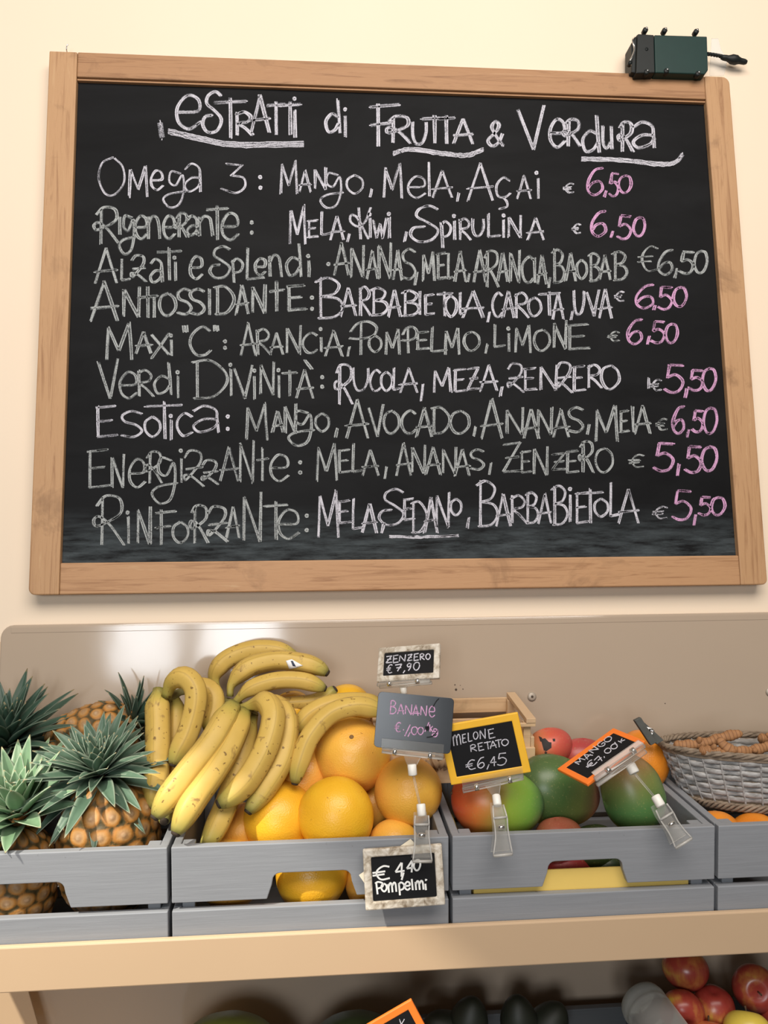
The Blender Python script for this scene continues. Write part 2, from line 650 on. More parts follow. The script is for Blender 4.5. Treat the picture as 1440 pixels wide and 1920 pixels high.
# ------------------------------------------------------------------ setting
m = MB()
m.box((-3.0, 0.0, 0.0), (4.0, 0.12, 3.4))
struct(m.build('wall_back', WALL, smooth=False))
m = MB()
m.box((-3.0, -4.6, -0.1), (4.0, 0.0, 0.0))
struct(m.build('floor', FLOOR, smooth=False))

# ------------------------------------------------------------------ chalkboard
BX0, BZ0, BW, BH = 0.0, 1.5388, 1.3716, 1.0513
FY = -0.035
SLY = -0.023
board = empty('chalkboard', (BX0 + BW / 2, 0, BZ0))
tag(board, 'big wood-framed blackboard with the handwritten chalk juice menu on the cream wall', 'chalkboard')


def round_slab(name, x0, x1, z0, z1, mat, corners):
    """A plank in the frame; corners = radii for (bl, br, tr, tl)."""
    pts = []
    for (cx, cz, sx, sz, a0), r in zip(((x0, z0, 1, 1, PI), (x1, z0, -1, 1, 1.5 * PI), (x1, z1, -1, -1, 0), (x0, z1, 1, -1, .5 * PI)), corners):
        if r <= 0:
            pts.append((cx, cz))
        else:
            for k in range(6):
                a = a0 + k / 5 * PI / 2
                pts.append((cx + sx * r + math.cos(a) * r, cz + sz * r + math.sin(a) * r))
    b = MB()
    b.prism([Vector((x, FY, z)) for x, z in pts], (0, 0.0345, 0))
    return b.build(name, mat, board, smooth=False, bevel=0.0022)


SW = 0.0530
round_slab('frame_stile', BX0, BX0 + SW, BZ0, BZ0 + BH, WOOD_Z, (0.012, 0, 0, 0))
round_slab('frame_stile', BX0 + BW - SW, BX0 + BW, BZ0, BZ0 + BH, WOOD_Z, (0, 0.010, 0.016, 0))
round_slab('frame_rail', BX0 + SW + .0006, BX0 + BW - SW - .0006, BZ0, BZ0 + 0.0565, WOOD_X, (0, 0, 0, 0))
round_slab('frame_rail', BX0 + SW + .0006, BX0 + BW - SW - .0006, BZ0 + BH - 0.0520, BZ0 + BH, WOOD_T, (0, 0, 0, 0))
# thin inner step of the top rail
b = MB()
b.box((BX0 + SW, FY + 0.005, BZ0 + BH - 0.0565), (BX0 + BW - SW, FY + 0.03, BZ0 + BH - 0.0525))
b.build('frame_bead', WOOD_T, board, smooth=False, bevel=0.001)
b = MB()
b.box((BX0 + SW - .004, SLY, BZ0 + 0.050), (BX0 + BW - SW + .004, SLY + 0.008, BZ0 + BH - 0.048))
slate = b.build('slate_panel', SLATE, board, smooth=False)
b = MB()
P = at(124, 92, -0.02)
b.tube(catmull([P + Vector((0, .019, -.004)), P + Vector((0, .004, -.001)), P + Vector((.001, 0, .006)), P + Vector((.004, .0, .010))], 6), 0.0011, 8)
b.build('hanging_nail', CHROME, board)

# --- stroke alphabet: every glyph in a unit box, y down. 's' smooth, 'l' straight
G = {
 'A': [('l', (.02, 1), (.5, 0)), ('l', (.5, 0), (.98, 1)), ('l', (0, .68), (1, .62))],
 'B': [('l', (.2, 0), (.2, 1)), ('s', (.0, .1), (.45, 0), (.85, .15), (.7, .38), (.25, .46)), ('s', (.25, .46), (.8, .52), (1, .74), (.7, .96), (.1, 1))],
 'G': [('s', (.95, .1), (.5, 0), (.1, .3), (.1, .7), (.5, 1), (.9, .85), (.9, .55)), ('l', (.5, .55), (.95, .5))],
 'C': [('s', (.98, .14), (.6, 0), (.15, .25), (.03, .6), (.3, .95), (.7, .98), (1, .82))],
 'D': [('l', (.15, .02), (.15, 1)), ('s', (.0, .05), (.5, 0), (.92, .3), (.95, .62), (.6, .95), (.05, 1))],
 'E': [('l', (.12, .02), (.12, 1)), ('l', (0, .06), (.9, 0)), ('l', (.1, .5), (.75, .46)), ('l', (.08, 1), (1, .94))],
 'F': [('l', (.3, .02), (.3, 1)), ('l', (.02, .1), (1, .04)), ('l', (.05, .52), (.75, .46))],
 'I': [('l', (.5, 0), (.5, 1))],
 'K': [('l', (.45, 0), (.55, 1)), ('s', (1, 0), (.75, .45), (.4, .6), (.08, .45), (.1, .25), (.35, .3), (.6, .6), (.9, 1))],
 'L': [('l', (.1, 0), (.05, .98)), ('l', (.05, .98), (1, .92))],
 'M': [('l', (.08, 1), (.14, .12)), ('l', (.14, .12), (.5, .75)), ('l', (.5, .75), (.86, 0)), ('l', (.86, 0), (.96, 1))],
 'N': [('l', (.06, .95), (.08, .1)), ('l', (.08, .1), (.9, .98)), ('l', (.9, .98), (.95, 0))],
 'O': [('s', (.55, 0), (.15, .15), (.02, .55), (.25, .93), (.6, .97), (.95, .65), (.9, .25), (.6, .02))],
 'P': [('l', (.42, 0), (.42, 1)), ('s', (.05, .3), (.3, .06), (.7, .0), (.98, .18), (.85, .42), (.4, .52), (0, .5))],
 'þ': [('l', (.15, .05), (.2, 1)), ('s', (.0, .12), (.4, 0), (.95, .15), (.85, .42), (.2, .55))],
 'R': [('l', (.3, .02), (.28, 1)), ('s', (.1, .2), (.4, 0), (.85, .05), (.9, .32), (.55, .5), (.1, .62), (.02, .48), (.2, .42), (.55, .6), (1, 1))],
 'r': [('l', (.1, .02), (.12, 1)), ('s', (.05, .12), (.5, 0), (.85, .2), (.7, .42), (.2, .5), (.55, .7), (1, 1))],
 'S': [('s', (.95, .1), (.65, 0), (.3, .1), (.25, .3), (.6, .46), (.95, .68), (.75, .95), (.3, 1), (.03, .82), (.15, .62), (.5, .58))],
 's': [('s', (.95, .1), (.5, 0), (.1, .16), (.2, .4), (.7, .54), (.95, .78), (.6, 1), (.05, .94))],
 'T': [('l', (.5, 0), (.52, 1)), ('l', (0, .13), (1, .09))],
 't': [('l', (.5, 0), (.52, 1)), ('l', (0, .36), (1, .30))],
 'U': [('s', (.05, 0), (.08, .6), (.3, .96), (.7, .92), (.95, .5), (.97, .02))],
 'V': [('l', (0, .1), (.6, 1)), ('l', (.6, 1), (1, 0))],
 'X': [('l', (0, .05), (1, .85)), ('l', (1, 0), (0, 1))],
 'Z': [('l', (.05, .1), (.9, .03)), ('l', (.9, .03), (.05, .93)), ('l', (.05, .93), (1, .9)), ('l', (.2, .5), (.85, .46))],
 '2': [('s', (.05, .2), (.3, 0), (.8, .05), (.85, .3), (.5, .58), (.1, .82), (.05, .68), (.4, .72), (1, 1)), ('l', (.1, .52), (.95, .46))],
 'a': [('s', (.05, .2), (.4, 0), (.8, .15), (.85, .5), (.9, 1)), ('s', (.85, .5), (.4, .5), (.05, .75), (.25, .98), (.7, .85), (.9, .62))],
 'e': [('s', (.1, .5), (.85, .46), (.85, .12), (.45, 0), (.08, .35), (.12, .78), (.5, 1), (.95, .78))],
 'g': [('s', (.75, .05), (.35, .0), (.28, .28), (.55, .38), (.82, .1), (.88, .5), (.7, .9), (.3, 1), (.02, .78), (.3, .62), (.98, .55))],
 'd': [('l', (.78, 0), (.92, 1)), ('s', (.8, .5), (.4, .42), (.05, .65), (.2, .95), (.6, .9), (.85, .7))],
 'i': [('l', (.5, .0), (.55, 1))],
 'n': [('l', (.08, .05), (.1, 1)), ('s', (.1, .35), (.4, .02), (.75, .1), (.88, .5), (.95, 1))],
 'o': [('s', (.5, 0), (.1, .25), (.1, .7), (.5, 1), (.92, .7), (.9, .25), (.5, .0))],
 'p': [('l', (.15, .05), (.25, 1)), ('s', (.1, .15), (.5, 0), (.95, .2), (.8, .5), (.25, .6))],
 'u': [('s', (.05, 0), (.1, .7), (.4, .95), (.8, .7)), ('l', (.85, .02), (.95, 1))],
 'c': [('s', (.95, .15), (.5, 0), (.1, .3), (.1, .7), (.45, 1), (.95, .85))],
 'ç': [('s', (.95, .1), (.5, 0), (.05, .25), (.15, .58), (.6, .62), (1, .5)), ('s', (.5, .64), (.75, .75), (.75, .92), (.2, 1))],
 'w': [('l', (0, .15), (.25, 1)), ('l', (.25, 1), (.5, .3)), ('l', (.5, .3), (.7, 1)), ('l', (.7, 1), (1, 0))],
 'm': [('l', (.05, .1), (.08, 1)), ('s', (.08, .35), (.28, .02), (.45, .2), (.5, 1)), ('s', (.5, .35), (.72, .02), (.9, .2), (.95, 1))],
 'l': [('l', (.4, 0), (.6, 1))],
 'k': [('l', (.1, 0), (.2, 1)), ('l', (.9, .2), (.2, .6)), ('l', (.3, .55), (1, 1))],
 '3': [('l', (.2, 0), (.85, .06)), ('l', (.85, .06), (.4, .4)), ('s', (.4, .4), (.9, .48), (.95, .78), (.6, 1), (.0, .85))],
 '5': [('l', (.98, .03), (.3, .0)), ('l', (.3, 0), (.18, .45)), ('s', (.18, .45), (.6, .36), (.98, .6), (.8, .92), (.4, 1), (0, .88))],
 '6': [('s', (.95, .02), (.5, .1), (.1, .5), (.12, .85), (.5, 1), (.92, .8), (.8, .52), (.4, .55), (.12, .75))],
 '0': [('s', (.6, 0), (.2, .15), (.03, .6), (.3, .97), (.7, .92), (.97, .5), (.85, .1), (.55, .02))],
 '1': [('l', (.8, 0), (.2, 1))],
 '4': [('l', (.7, 0), (.05, .62)), ('l', (.05, .62), (1, .6)), ('l', (.75, 0), (.65, 1))],
 '7': [('l', (0, .08), (.95, 0)), ('l', (.95, 0), (.4, 1)), ('l', (.2, .5), (.9, .48))],
 '9': [('s', (.9, .25), (.5, 0), (.1, .25), (.4, .5), (.85, .3), (.9, .1), (.8, .6), (.4, 1))],
 '€': [('s', (1, .08), (.65, 0), (.3, .25), (.25, .6), (.5, .95), (1, .9)), ('l', (0, .42), (.75, .38)), ('l', (0, .62), (.7, .58))],
 ',': [('l', (.8, 0), (.2, 1))],
 '.': [('l', (.3, .3), (.7, .7))],
 ':': [('l', (.3, .02), (.7, .10)), ('l', (.3, .92), (.7, .98))],
 '"': [('l', (.2, 0), (.3, 1)), ('l', (.7, 0), (.8, 1))],
 '`': [('l', (0, 0), (1, 1))],
 '-': [('l', (0, .5), (1, .5))],
 '&': [('s', (1, 1), (.6, .65), (.3, .25), (.5, 0), (.75, .15), (.5, .45), (.05, .75), (.3, 1), (.7, .85), (.95, .5))],
 '_': [('l', (0, 0), (1, .0))],
}


def ribbon(mb, pts, wd, f, mi, taper=False):
    """pts in pixels -> a flat band of pixel width wd laid on a surface by the map f."""
    V = []
    n = len(pts)
    for i in range(n):
        t = pts[min(i + 1, n - 1)] - pts[max(i - 1, 0)]
        if t.length < 1e-6:
            t = Vector((1, 0, 0))
        t.normalize()
        nn = Vector((-t.y, t.x, 0)) * (wd / 2 * (1 if not taper else (0.35 + 0.65 * math.sin(PI * i / (n - 1)))))
        V += [f(pts[i] + nn), f(pts[i] - nn)]
    mb.add(V, [(2 * i, 2 * i + 1, 2 * i + 3, 2 * i + 2) for i in range(n - 1)], mi)


def draw_glyph(mb, ch, x0, x1, y0, y1, fine, wide, line=2.0, broad=5.5, jit=1.0, skew=0.0):
    """chalk look: a broad faint smear with two or three crisp drag lines in it."""
    if x1 - x0 < 1:
        x0, x1 = x0 - 3, x1 + 3
    for kind, *pp in G[ch]:
        base = [Vector((x0 + (x1 - x0) * p[0] + skew * (1 - p[1]) * (y1 - y0), y0 + (y1 - y0) * p[1], 0)) for p in pp]
        for rep in range(3):
            if rep == 0:
                off = Vector((0, 0, 0))
                q = base
            else:
                off = Vector((rnd.uniform(.5, 1) * broad * .36 * (1 if rep == 1 else -1), rnd.uniform(-.6, .6) * broad * .2, 0))
                q = [p + off + Vector((rnd.gauss(0, jit * .55), rnd.gauss(0, jit * .55), 0)) for p in base]
            if kind == 's':
                q = catmull(q, 7)
            elif len(q) == 2:
                a, b_ = q
                if rep:
                    a = a + (a - b_) * rnd.uniform(-.05, .04)
                mid = (a + b_) / 2 + Vector((rnd.gauss(0, jit * .4), rnd.gauss(0, jit * .4), 0))
                q = [a, mid, b_]
            if rep == 0:
                ribbon(mb, q, broad, wide, 1)
            else:
                ribbon(mb, q, line * rnd.uniform(.75, 1.2), fine, 0)


def bfine(p):
    return at(p.x, p.y, SLY - 0.0006)


def bwide(p):
    return at(p.x, p.y, SLY - 0.0003)


def chalk_text(name, toks, mats, line=2.0, broad=5.5, extra=None, dots=()):
    mb = MB()
    ly = (0, 0)
    for tk in toks.split(';'):
        tk = tk.split()
        if not tk:
            continue
        ch = tk[0]
        v = [float(x) for x in tk[1:]]
        if len(v) in (1, 3):
            v = [v[0] - 3, v[0] + 3] + v[1:]
        if len(v) == 4:
            ly = (v[2], v[3])
        draw_glyph(mb, ch, v[0], v[1], ly[0], ly[1], bfine, bwide, line, broad)
    for (x, y) in dots:
        c = [Vector((x + 2.6 * math.cos(a) * rnd.uniform(.7, 1.2), y + 2.6 * math.sin(a), 0)) for a in np.linspace(0, 2 * PI, 9)]
        ribbon(mb, c, 3.2, bfine, 0)
    for pts, wd in (extra or ()):
        P_ = catmull([Vector((x, y, 0)) for x, y in pts], 10)
        ribbon(mb, P_, wd, bwide, 1)
        for k in range(4):
            o_ = (k - 1.5) / 1.5 * wd * .42
            ribbon(mb, [p + Vector((rnd.gauss(0, .4), o_ + rnd.gauss(0, .5), 0)) for p in P_], 1.7, bfine, 0)
    return mb.build(name, list(mats), slate, smooth=False)


WH, GR, PK = (CH_WHITE, CH_WHITE_S), (CH_GREY, CH_GREY_S), (CH_PINK, CH_PINK_S)
chalk_text('chalk_title', 'e 329 379 179 242;S 379 417 172 248;T 401 462 183 259;r 441 475 210 253;A 470 506 179 248;T 500 535 190 253;T 524 564 190 253;i 553 207 258;'
           'd 610 640 188 250;i 647 217 257;F 692 749 193 274;R 724 770 218 268;U 772 800 228 271;T 791 838 216 269;T 820 853 216 269;A 850 887 223 269;& 914 944 228 274;'
           'V 971 1020 197 280;e 1029 1061 224 276;R 1057 1088 224 274;d 1091 1127 216 287;u 1129 1149 235 280;R 1159 1187 229 284;a 1185 1232 229 278', WH, 2.6, 6.5,
           extra=[([(300, 230), (304, 258)], 10), ([(315, 246), (380, 261), (440, 271), (570, 270)], 11), ([(737, 288), (770, 280), (830, 288), (875, 291), (906, 280)], 8),
                  ([(1090, 298), (1162, 300), (1240, 308), (1268, 303), (1280, 289)], 8)], dots=[(552, 185), (647, 205)])
chalk_text('chalk_juice_name', 'O 184 235 295 367;M 240 278 311 369;e 282 307 320 356;g 305 350 322 389;a 345 380 307 360;', WH, 2.0, 4.2)
chalk_text('chalk_juice_number', '3 415 461 307 362', WH, 2.0, 4.2, dots=[(488, 332), (488, 352)])
chalk_text('chalk_ingredients', 'M 524 559 301 363;A 561 583 320 360;N 589 613 314 356;g 600 645 325 390;o 648 682 328 363;, 695 355 370;M 717 755 306 371;e 763 800 331 371;l 805 304 368;A 811 848 320 371;, 859 362 378;'
           'A 877 925 306 376;ç 930 957 333 392;A 969 996 329 373;i 1009 334 372', WH, 2.0, 4.4, dots=[(1006, 324)])
chalk_text('chalk_euro_sign', '€ 1056 1076 344 362', WH, 1.8, 3.2)
chalk_text('chalk_price', '6 1099 1132 314 366;, 1135 358 370;5 1142 1160 325 368;0 1159 1184 329 362', PK, 2.2, 4.6)

chalk_text('chalk_juice_name', 'R 176 223 389 457;i 225 407 440;g 223 255 405 476;e 252 277 405 448;n 276 301;e 305 329;R 329 352 400 445;a 350 373 405 442;n 371 400;T 387 427 385 450;e 414 449 400 450', GR, 2.2, 6.0, dots=[(472, 417), (472, 436)])
chalk_text('chalk_ingredients', 'M 541 574 386 458;E 577 597 413 445;L 602 619 396 441;A 619 645 405 450;, 653 438 453;K 654 695 389 448;i 694 408 446;w 700 725;i 730 408 446;, 760 434 453;'
           'S 768 824 386 453;p 824 846 415 465;i 852 415 450;r 860 883 410 450;U 885 907 410 443;L 914 938 401 445;i 944 413 446;N 952 978 403 446;A 989 1020 408 450', WH, 2.1, 5.0,
           dots=[(851, 405), (944, 404), (693, 402), (729, 401)])
chalk_text('chalk_euro_sign', '€ 1072 1089 420 438', WH, 1.8, 3.2)
chalk_text('chalk_price', '6 1107 1137 395 443;, 1147 433 446;5 1157 1183 405 448;0 1187 1210 407 443', PK, 2.4, 5.4)

chalk_text('chalk_juice_name', 'A 178 220 465 531;L 227 244 485 526;2 246 274 479 528;a 281 307 486 530;T 294 340 465 526;i 329 490 526;e 355 381 481 523;S 392 433 462 521;p 433 456 485 530;L 461 496 464 525;e 477 499 485 516;'
           'n 503 529 478 519;d 536 567 457 519;i 579 488 519', GR, 2.2, 5.6, dots=[(327, 483), (578, 480)])
chalk_text('chalk_dot', '', GR, dots=[(616, 495)])
chalk_text('chalk_ingredients', 'A 626 655 455 516;N 657 683 460 521;A 687 709 471 523;N 709 734 455 523;A 737 754 469 525;s 753 780 467 523;, 779 510 535;M 791 815 472 526;E 819 838 474 523;L 840 850;A 852 874 471 528;, 879 512 528;'
           'A 888 911 469 530;R 905 935 471 538;A 933 952 474 528;N 956 975 469 531;C 978 1001 481 530;I 1003 483 530;A 1008 1025 478 533;, 1030 520 540;B 1035 1058 468 530;A 1060 1080 475 527;o 1080 1101 487 523;B 1103 1126 475 527;'
           'A 1123 1145 478 525;B 1148 1176 472 525', GR, 2.1, 5.4)
chalk_text('chalk_euro_sign', '€ 1195 1233 462 510', GR, 1.8, 3.2)
chalk_text('chalk_price', '6 1233 1263 468 515;, 1267 503 522;5 1273 1301 472 513;0 1301 1327 470 512', GR, 2.3, 5.4)

chalk_text('chalk_juice_name', 'A 169 222 528 602;N 230 263 537 596;t 258 296 537 596;i 289 555 595;O 298 331 550 592;s 331 360 542 589;s 355 385;I 393 542 590;D 402 440 537 589;A 442 466 535 589;N 472 499 533 589;t 505 532 526 584;E 537 574 535 582', GR, 2.2, 6.2,
           dots=[(585, 558), (585, 579)])
chalk_text('chalk_ingredients', 'B 591 643 521 597;A 638 668 540 592;r 673 695 538 592;B 694 727 540 591;A 728 751 543 594;B 753 786 545 592;I 787 546 590;E 796 815 552 590;T 819 848 546 593;o 834 857 554 594;L 862 873 549 590;A 867 907 546 596;, 916 585 604;'
           'C 923 942 549 594;A 942 965 546 596;r 965 992 549 596;O 990 1015 558 593;T 1010 1050 546 592;A 1036 1057 548 598;, 1072 583 600;U 1075 1095 545 590;V 1100 1123 543 593;A 1123 1147 542 597', WH, 2.0, 5.2)
chalk_text('chalk_euro_sign', '€ 1152 1170 547 565', WH, 1.8, 3.2)
chalk_text('chalk_price', '6 1190 1227 533 578;, 1227 572 581;5 1233 1260 538 580;0 1262 1288 538 575', PK, 2.4, 5.2)

chalk_text('chalk_juice_name', 'M 196 249 606 675;A 255 284 622 662;X 284 317 625 672;i 321 637 667;" 342 353 610 623;C 355 395 613 667;" 400 411 610 621', GR, 2.2, 6.0, dots=[(320, 629), (422, 640), (422, 652)])
chalk_text('chalk_ingredients', 'A 451 480 606 667;r 480 508 617 665;A 506 531 624 665;N 536 565 610 665;C 567 595 624 662;i 602 632 660;A 609 642 620 668;, 654 650 668;P 655 708 603 665;o 690 716 629 660;M 721 751 617 665;P 753 782 613 662;E 780 806 622 655;'
           'L 808 838 613 660;M 833 862 615 665;O 869 900 622 658;, 912 645 663;L 926 947 608 651;i 954 625 660;M 964 996 610 661;O 1001 1032 618 658;N 1037 1063 600 655;E 1063 1106 608 655', GR, 2.1, 5.0, dots=[(601, 617), (953, 616)])
chalk_text('chalk_euro_sign', '€ 1140 1161 622 640', GR, 1.8, 3.2)
chalk_text('chalk_price', '6 1175 1205 598 645;, 1216 630 646;5 1220 1246 603 643;0 1247 1271 607 643', PK, 2.4, 5.4)

chalk_text('chalk_juice_name', 'V 185 221 672 747;e 223 259 698 747;r 257 288 694 743;d 288 324 680 740;i 334 705 746;D 360 427 676 747;i 433 692 742;V 439 473 684 747;i 477 705 748;N 487 515 678 742;i 523 703 745;T 529 557 694 743;A 555 588 694 747;` 571 585 675 692', GR, 2.1, 5.2,
           dots=[(333, 698), (432, 684), (477, 695), (522, 694), (604, 707), (604, 725)])
chalk_text('chalk_ingredients', 'R 627 661 684 758;U 661 691 690 733;C 693 714 694 733;o 713 736 697 733;L 737 752 690 731;A 750 783 690 736;, 791 720 752;M 811 847 690 735;E 851 875 692 734;Z 876 900 688 733;A 900 933 685 733;, 940 725 742;2 951 982 682 735;E 982 1006 690 731;N 1012 1046 684 733;'
           '2 1043 1073 680 736;E 1074 1098 686 733;r 1101 1128 684 727;O 1126 1162 685 730;', WH, 2.1, 4.8)
chalk_text('chalk_euro_sign', '€ 1220 1240 712 733;i 1216 708 728', WH, 1.8, 3.2)
chalk_text('chalk_price', '5 1245 1281 684 736;, 1286 728 746;5 1291 1318 694 732;0 1316 1343 690 733', PK, 2.4, 5.6)

chalk_text('chalk_juice_name', 'E 179 221 761 819;s 225 268 771 819;o 270 302 781 819;T 274 342 753 823;i 321 787 825;c 330 362 775 817;a 360 415 761 811', WH, 2.1, 5.0, dots=[(320, 780), (427, 781), (427, 804)])
chalk_text('chalk_ingredients', 'M 459 503 757 825;A 511 531 771 811;N 533 556 757 813;g 540 590 771 835;o 590 618 775 809;, 631 803 820;A 649 691 749 822;V 691 719 758 819;O 719 749 770 813;C 752 780 770 813;A 780 811 764 819;D 808 844 764 813;O 844 881 770 813;, 890 800 818;A 902 942 749 822;'
           'N 948 982 764 816;A 982 1010 767 822;N 1007 1036 764 816;A 1037 1067 768 820;s 1064 1095 764 810;, 1103 795 815;M 1113 1159 761 828;E 1162 1180 770 810;l 1187 762 810;A 1190 1220 761 813', GR, 2.1, 5.4)
chalk_text('chalk_euro_sign', '€ 1229 1251 785 807', GR, 1.8, 3.2)
chalk_text('chalk_price', '6 1260 1284 761 813;, 1290 805 820;5 1297 1318 770 810;0 1318 1345 764 813', PK, 2.4, 5.6)

chalk_text('chalk_juice_name', 'E 163 207 843 914;N 209 233 851 916;e 241 274 861 914;R 272 304 847 906;g 284 334 859 944;i 340 860 905;2 344 382 845 912;2 378 410 863 908;A 412 447 839 902;N 449 477 825 906;t 481 503 841 902;e 505 543 853 902', GR, 2.0, 4.8, dots=[(339, 845), (563, 867), (563, 886)])
chalk_text('chalk_ingredients', 'M 591 633 831 901;E 634 658 843 886;L 661 679 831 886;A 679 710 843 892;, 723 875 898;A 743 771 831 892;N 771 798 834 889;A 798 826 838 890;N 829 856 838 890;A 853 881 842 892;s 881 908 843 880;, 919 868 890;Z 942 979 828 889;E 976 997 846 886;N 1000 1028 837 892;'
           'Z 1034 1061 849 883;E 1061 1086 845 886;R 1086 1113 828 886;O 1116 1150 840 886', GR, 2.0, 4.8)
chalk_text('chalk_euro_sign', '€ 1179 1207 853 877', GR, 1.8, 3.2)
chalk_text('chalk_price', '5 1225 1263 831 883;, 1272 870 892;5 1284 1315 837 886;0 1315 1345 837 883', PK, 2.5, 6.0)

chalk_text('chalk_juice_name', 'R 175 233 930 1022;i 241 970 1020;N 257 284 950 1022;F 290 330 956 1022;o 322 354 978 1018;R 356 390 948 1018;2 388 427 950 1016;A 425 449 950 1008;N 455 491 922 1018;T 495 539 940 1012;e 519 563 956 1010', GR, 2.2, 5.4, dots=[(239, 961), (575, 967), (575, 994)])
chalk_text('chalk_ingredients', 'M 594 636 920 1008;E 634 658 938 981;L 661 682 935 993;A 679 707 944 999;, 717 980 1000;S 710 759 917 984;E 756 777 935 975;D 771 801 941 999;A 796 820 932 999;N 817 844 923 990;o 844 866 935 966;, 878 970 990;B 893 933 902 987;A 930 957 926 987;r 957 988 929 981;'
           'B 985 1009 923 981;A 1009 1034 926 981;B 1034 1064 911 984;i 1069 928 978;E 1079 1104 923 981;T 1083 1131 917 981;o 1113 1141 935 969;L 1144 1162 904 969;A 1159 1198 917 981', WH, 2.1, 5.0,
           extra=[([(730, 1006), (795, 1007), (860, 1004)], 4)], dots=[(1069, 917)])
chalk_text('chalk_euro_sign', '€ 1223 1251 950 973', WH, 1.8, 3.2)
chalk_text('chalk_price', '5 1260 1296 920 975;, 1303 965 985;5 1309 1333 932 966;0 1333 1360 932 966', PK, 2.3, 5.2)

# ------------------------------------------------------------------ battery box on the board's upper edge
BBY = -0.055
P = at(1258, 139, -0.03)
bx = empty('battery_box', (P.x, -0.03, P.z))
tag(bx, 'dark green battery box with black end and screws on top of the chalkboard frame', 'battery box')


def quad_box(mb, px, Yf, depth, mi=0):
    pts = [at(x, y, Yf) for x, y in px]
    mb.prism(pts, (0, depth, 0), mi)


b = MB()
quad_box(b, [(1227, 65), (1326, 68), (1328, 131), (1322, 139), (1229, 136)], BBY, 0.048)
b.build('body', GREENBOX, bx, smooth=False, bevel=0.002)
b = MB()
quad_box(b, [(1196, 63), (1226.5, 65), (1228.5, 136), (1193, 137)], BBY - 0.001, 0.046)
quad_box(b, [(1184, 80), (1196, 63), (1194, 137), (1184, 135)], BBY + 0.006, 0.036)
b.build('end_cap', BLACKBOX, bx, smooth=False, bevel=0.002)
b = MB()
P = at(1212, 93, BBY)
b.tube([P + Vector((0, -0.002, 0)), P + Vector((0, 0.004, 0))], 0.0035, 12)
b.build('switch_button', BLACKBOX, bx)
for (x, y) in ((1208, 60), (1244, 61), (1303, 63), (1210, 139), (1247, 137), (1306, 142)):
    P = at(x, y, BBY + 0.006)
    b = MB()
    b.tube([P + Vector((0, -0.0085, 0)), P + Vector((0, -0.0070, 0)), P + Vector((0, .003, 0))], [0.0035, 0.0055, 0.0055], 14)
    kn = b.build('screw_boss', BLACKBOX, bx)
    b = MB()
    P2 = P + Vector((0.0015, -0.0098, 0.002))
    b.tube([P2, P2 + Vector((0.0, 0.002, 0))], 0.0022, 8)
    b.build('screw_head', CHROME, kn)
b = MB()
b.tube(catmull([at(1190, 70, BBY + .01), at(1186, 76, BBY), at(1190, 92, BBY - .002), at(1186, 105, BBY - .004), at(1181, 116, BBY - .004), at(1184, 122, BBY - .002)], 6), 0.0018, 8)
b.build('wire_clasp', CHROME, bx)
b = MB()
P = at(1181, 119, BBY - .002)
b.tube([P + Vector((0, -.004, 0)), P + Vector((0, .006, 0))], [.004, .0045], 12)
b.build('clasp_knob', BLACKBOX, bx)
# cable with its plug
b = MB()
for k in range(3):
    pts = []
    base = catmull([at(1326, 101, -0.02), at(1345, 104, -0.02), at(1362, 108, -0.02)], 10)
    for i, p in enumerate(base):
        a = i * 0.75 + k * 2 * PI / 3
        pts.append(p + Vector((0, math.cos(a) * .0022, math.sin(a) * .0022)))
    b.tube(pts, 0.0019, 8)
cb = b.build('cable', BLACKBOX, bx)
b = MB()
base = resample([at(1352, 107, -.02), at(1372, 111, -.02), at(1400, 117, -.02)], 13)
b.tube(base, [.004, .0055, .006, .006, .0075, .0098, .0098, .0098, .0075, .0062, .006, .0058, .004], 14)
b.build('plug', BLACKBOX, cb)
b = MB()
tp = [at(x, y, -0.0012) for x, y in ((1334, 72), (1347, 72), (1352, 92), (1364, 112), (1358, 142), (1330, 142))]
b.prism(tp, (0, 0.0006, 0))
b.build('clear_tape', FILM, bx, smooth=False)

# ------------------------------------------------------------------ shelving unit
TILT = math.radians(9)
CY, CZ = -0.312, 1.1752          # front top edge of the crates
CX = 0.2009                      # left edge of the banana crate at the front
PITCHX = 0.400
CH, CDEP, CWID = 0.150, 0.262, 0.3945
RX = Matrix.Rotation(TILT, 3, 'X')
ydir, zdir = RX @ Vector((0, 1, 0)), RX @ Vector((0, 0, 1))
_p0 = at(318, 1592, CY)
CX, CZ = _p0.x + 0.002, (_p0.z + at(848, 1566, CY).z) / 2
base_front = Vector((0, CY, CZ)) - zdir * CH        # the shelf top line under the crate fronts
PY = -0.012                                          # front face of the back panels
xl = at(-4, 1300, PY).x
XR = 2.3
stand = empty('display_stand', ((xl + 1.2) / 2, -0.15, 0))
tag(stand, 'tan metal display stand with two sloping shelves and a glossy back panel under the chalkboard', 'display stand')
zt = at(720, 1160, PY + 0.008).z
b = MB()
r = 0.022
prof = [(PY + 0.0105, zt), (PY + 0.004, zt - 0.003), (PY + 0.0015, zt - 0.011), (PY, zt - 0.0135), (PY, 0.98)]
out = []
for i in range(6):
    a = PI - i / 5 * PI / 2
    out.append((xl + r + math.cos(a) * r, zt - r + math.sin(a) * r))
pts = [Vector((xl, PY, 0.98))] + [Vector((x, PY, z)) for x, z in out] + [Vector((XR, PY, zt)), Vector((XR, PY, 0.98))]
b.prism(pts, (0, 0.010, 0))
bp = b.build('back_panel', PANEL, stand, smooth=False, bevel=0.003)
b = MB()
b.prism([Vector((xl + 0.018, PY - 0.0006, zt - 0.004)), Vector((XR, PY - 0.0006, zt - 0.004)), Vector((XR, PY - 0.0006, zt - 0.0145)), Vector((xl + 0.018, PY - 0.0006, zt - 0.0145))], (0, 0.003, 0))
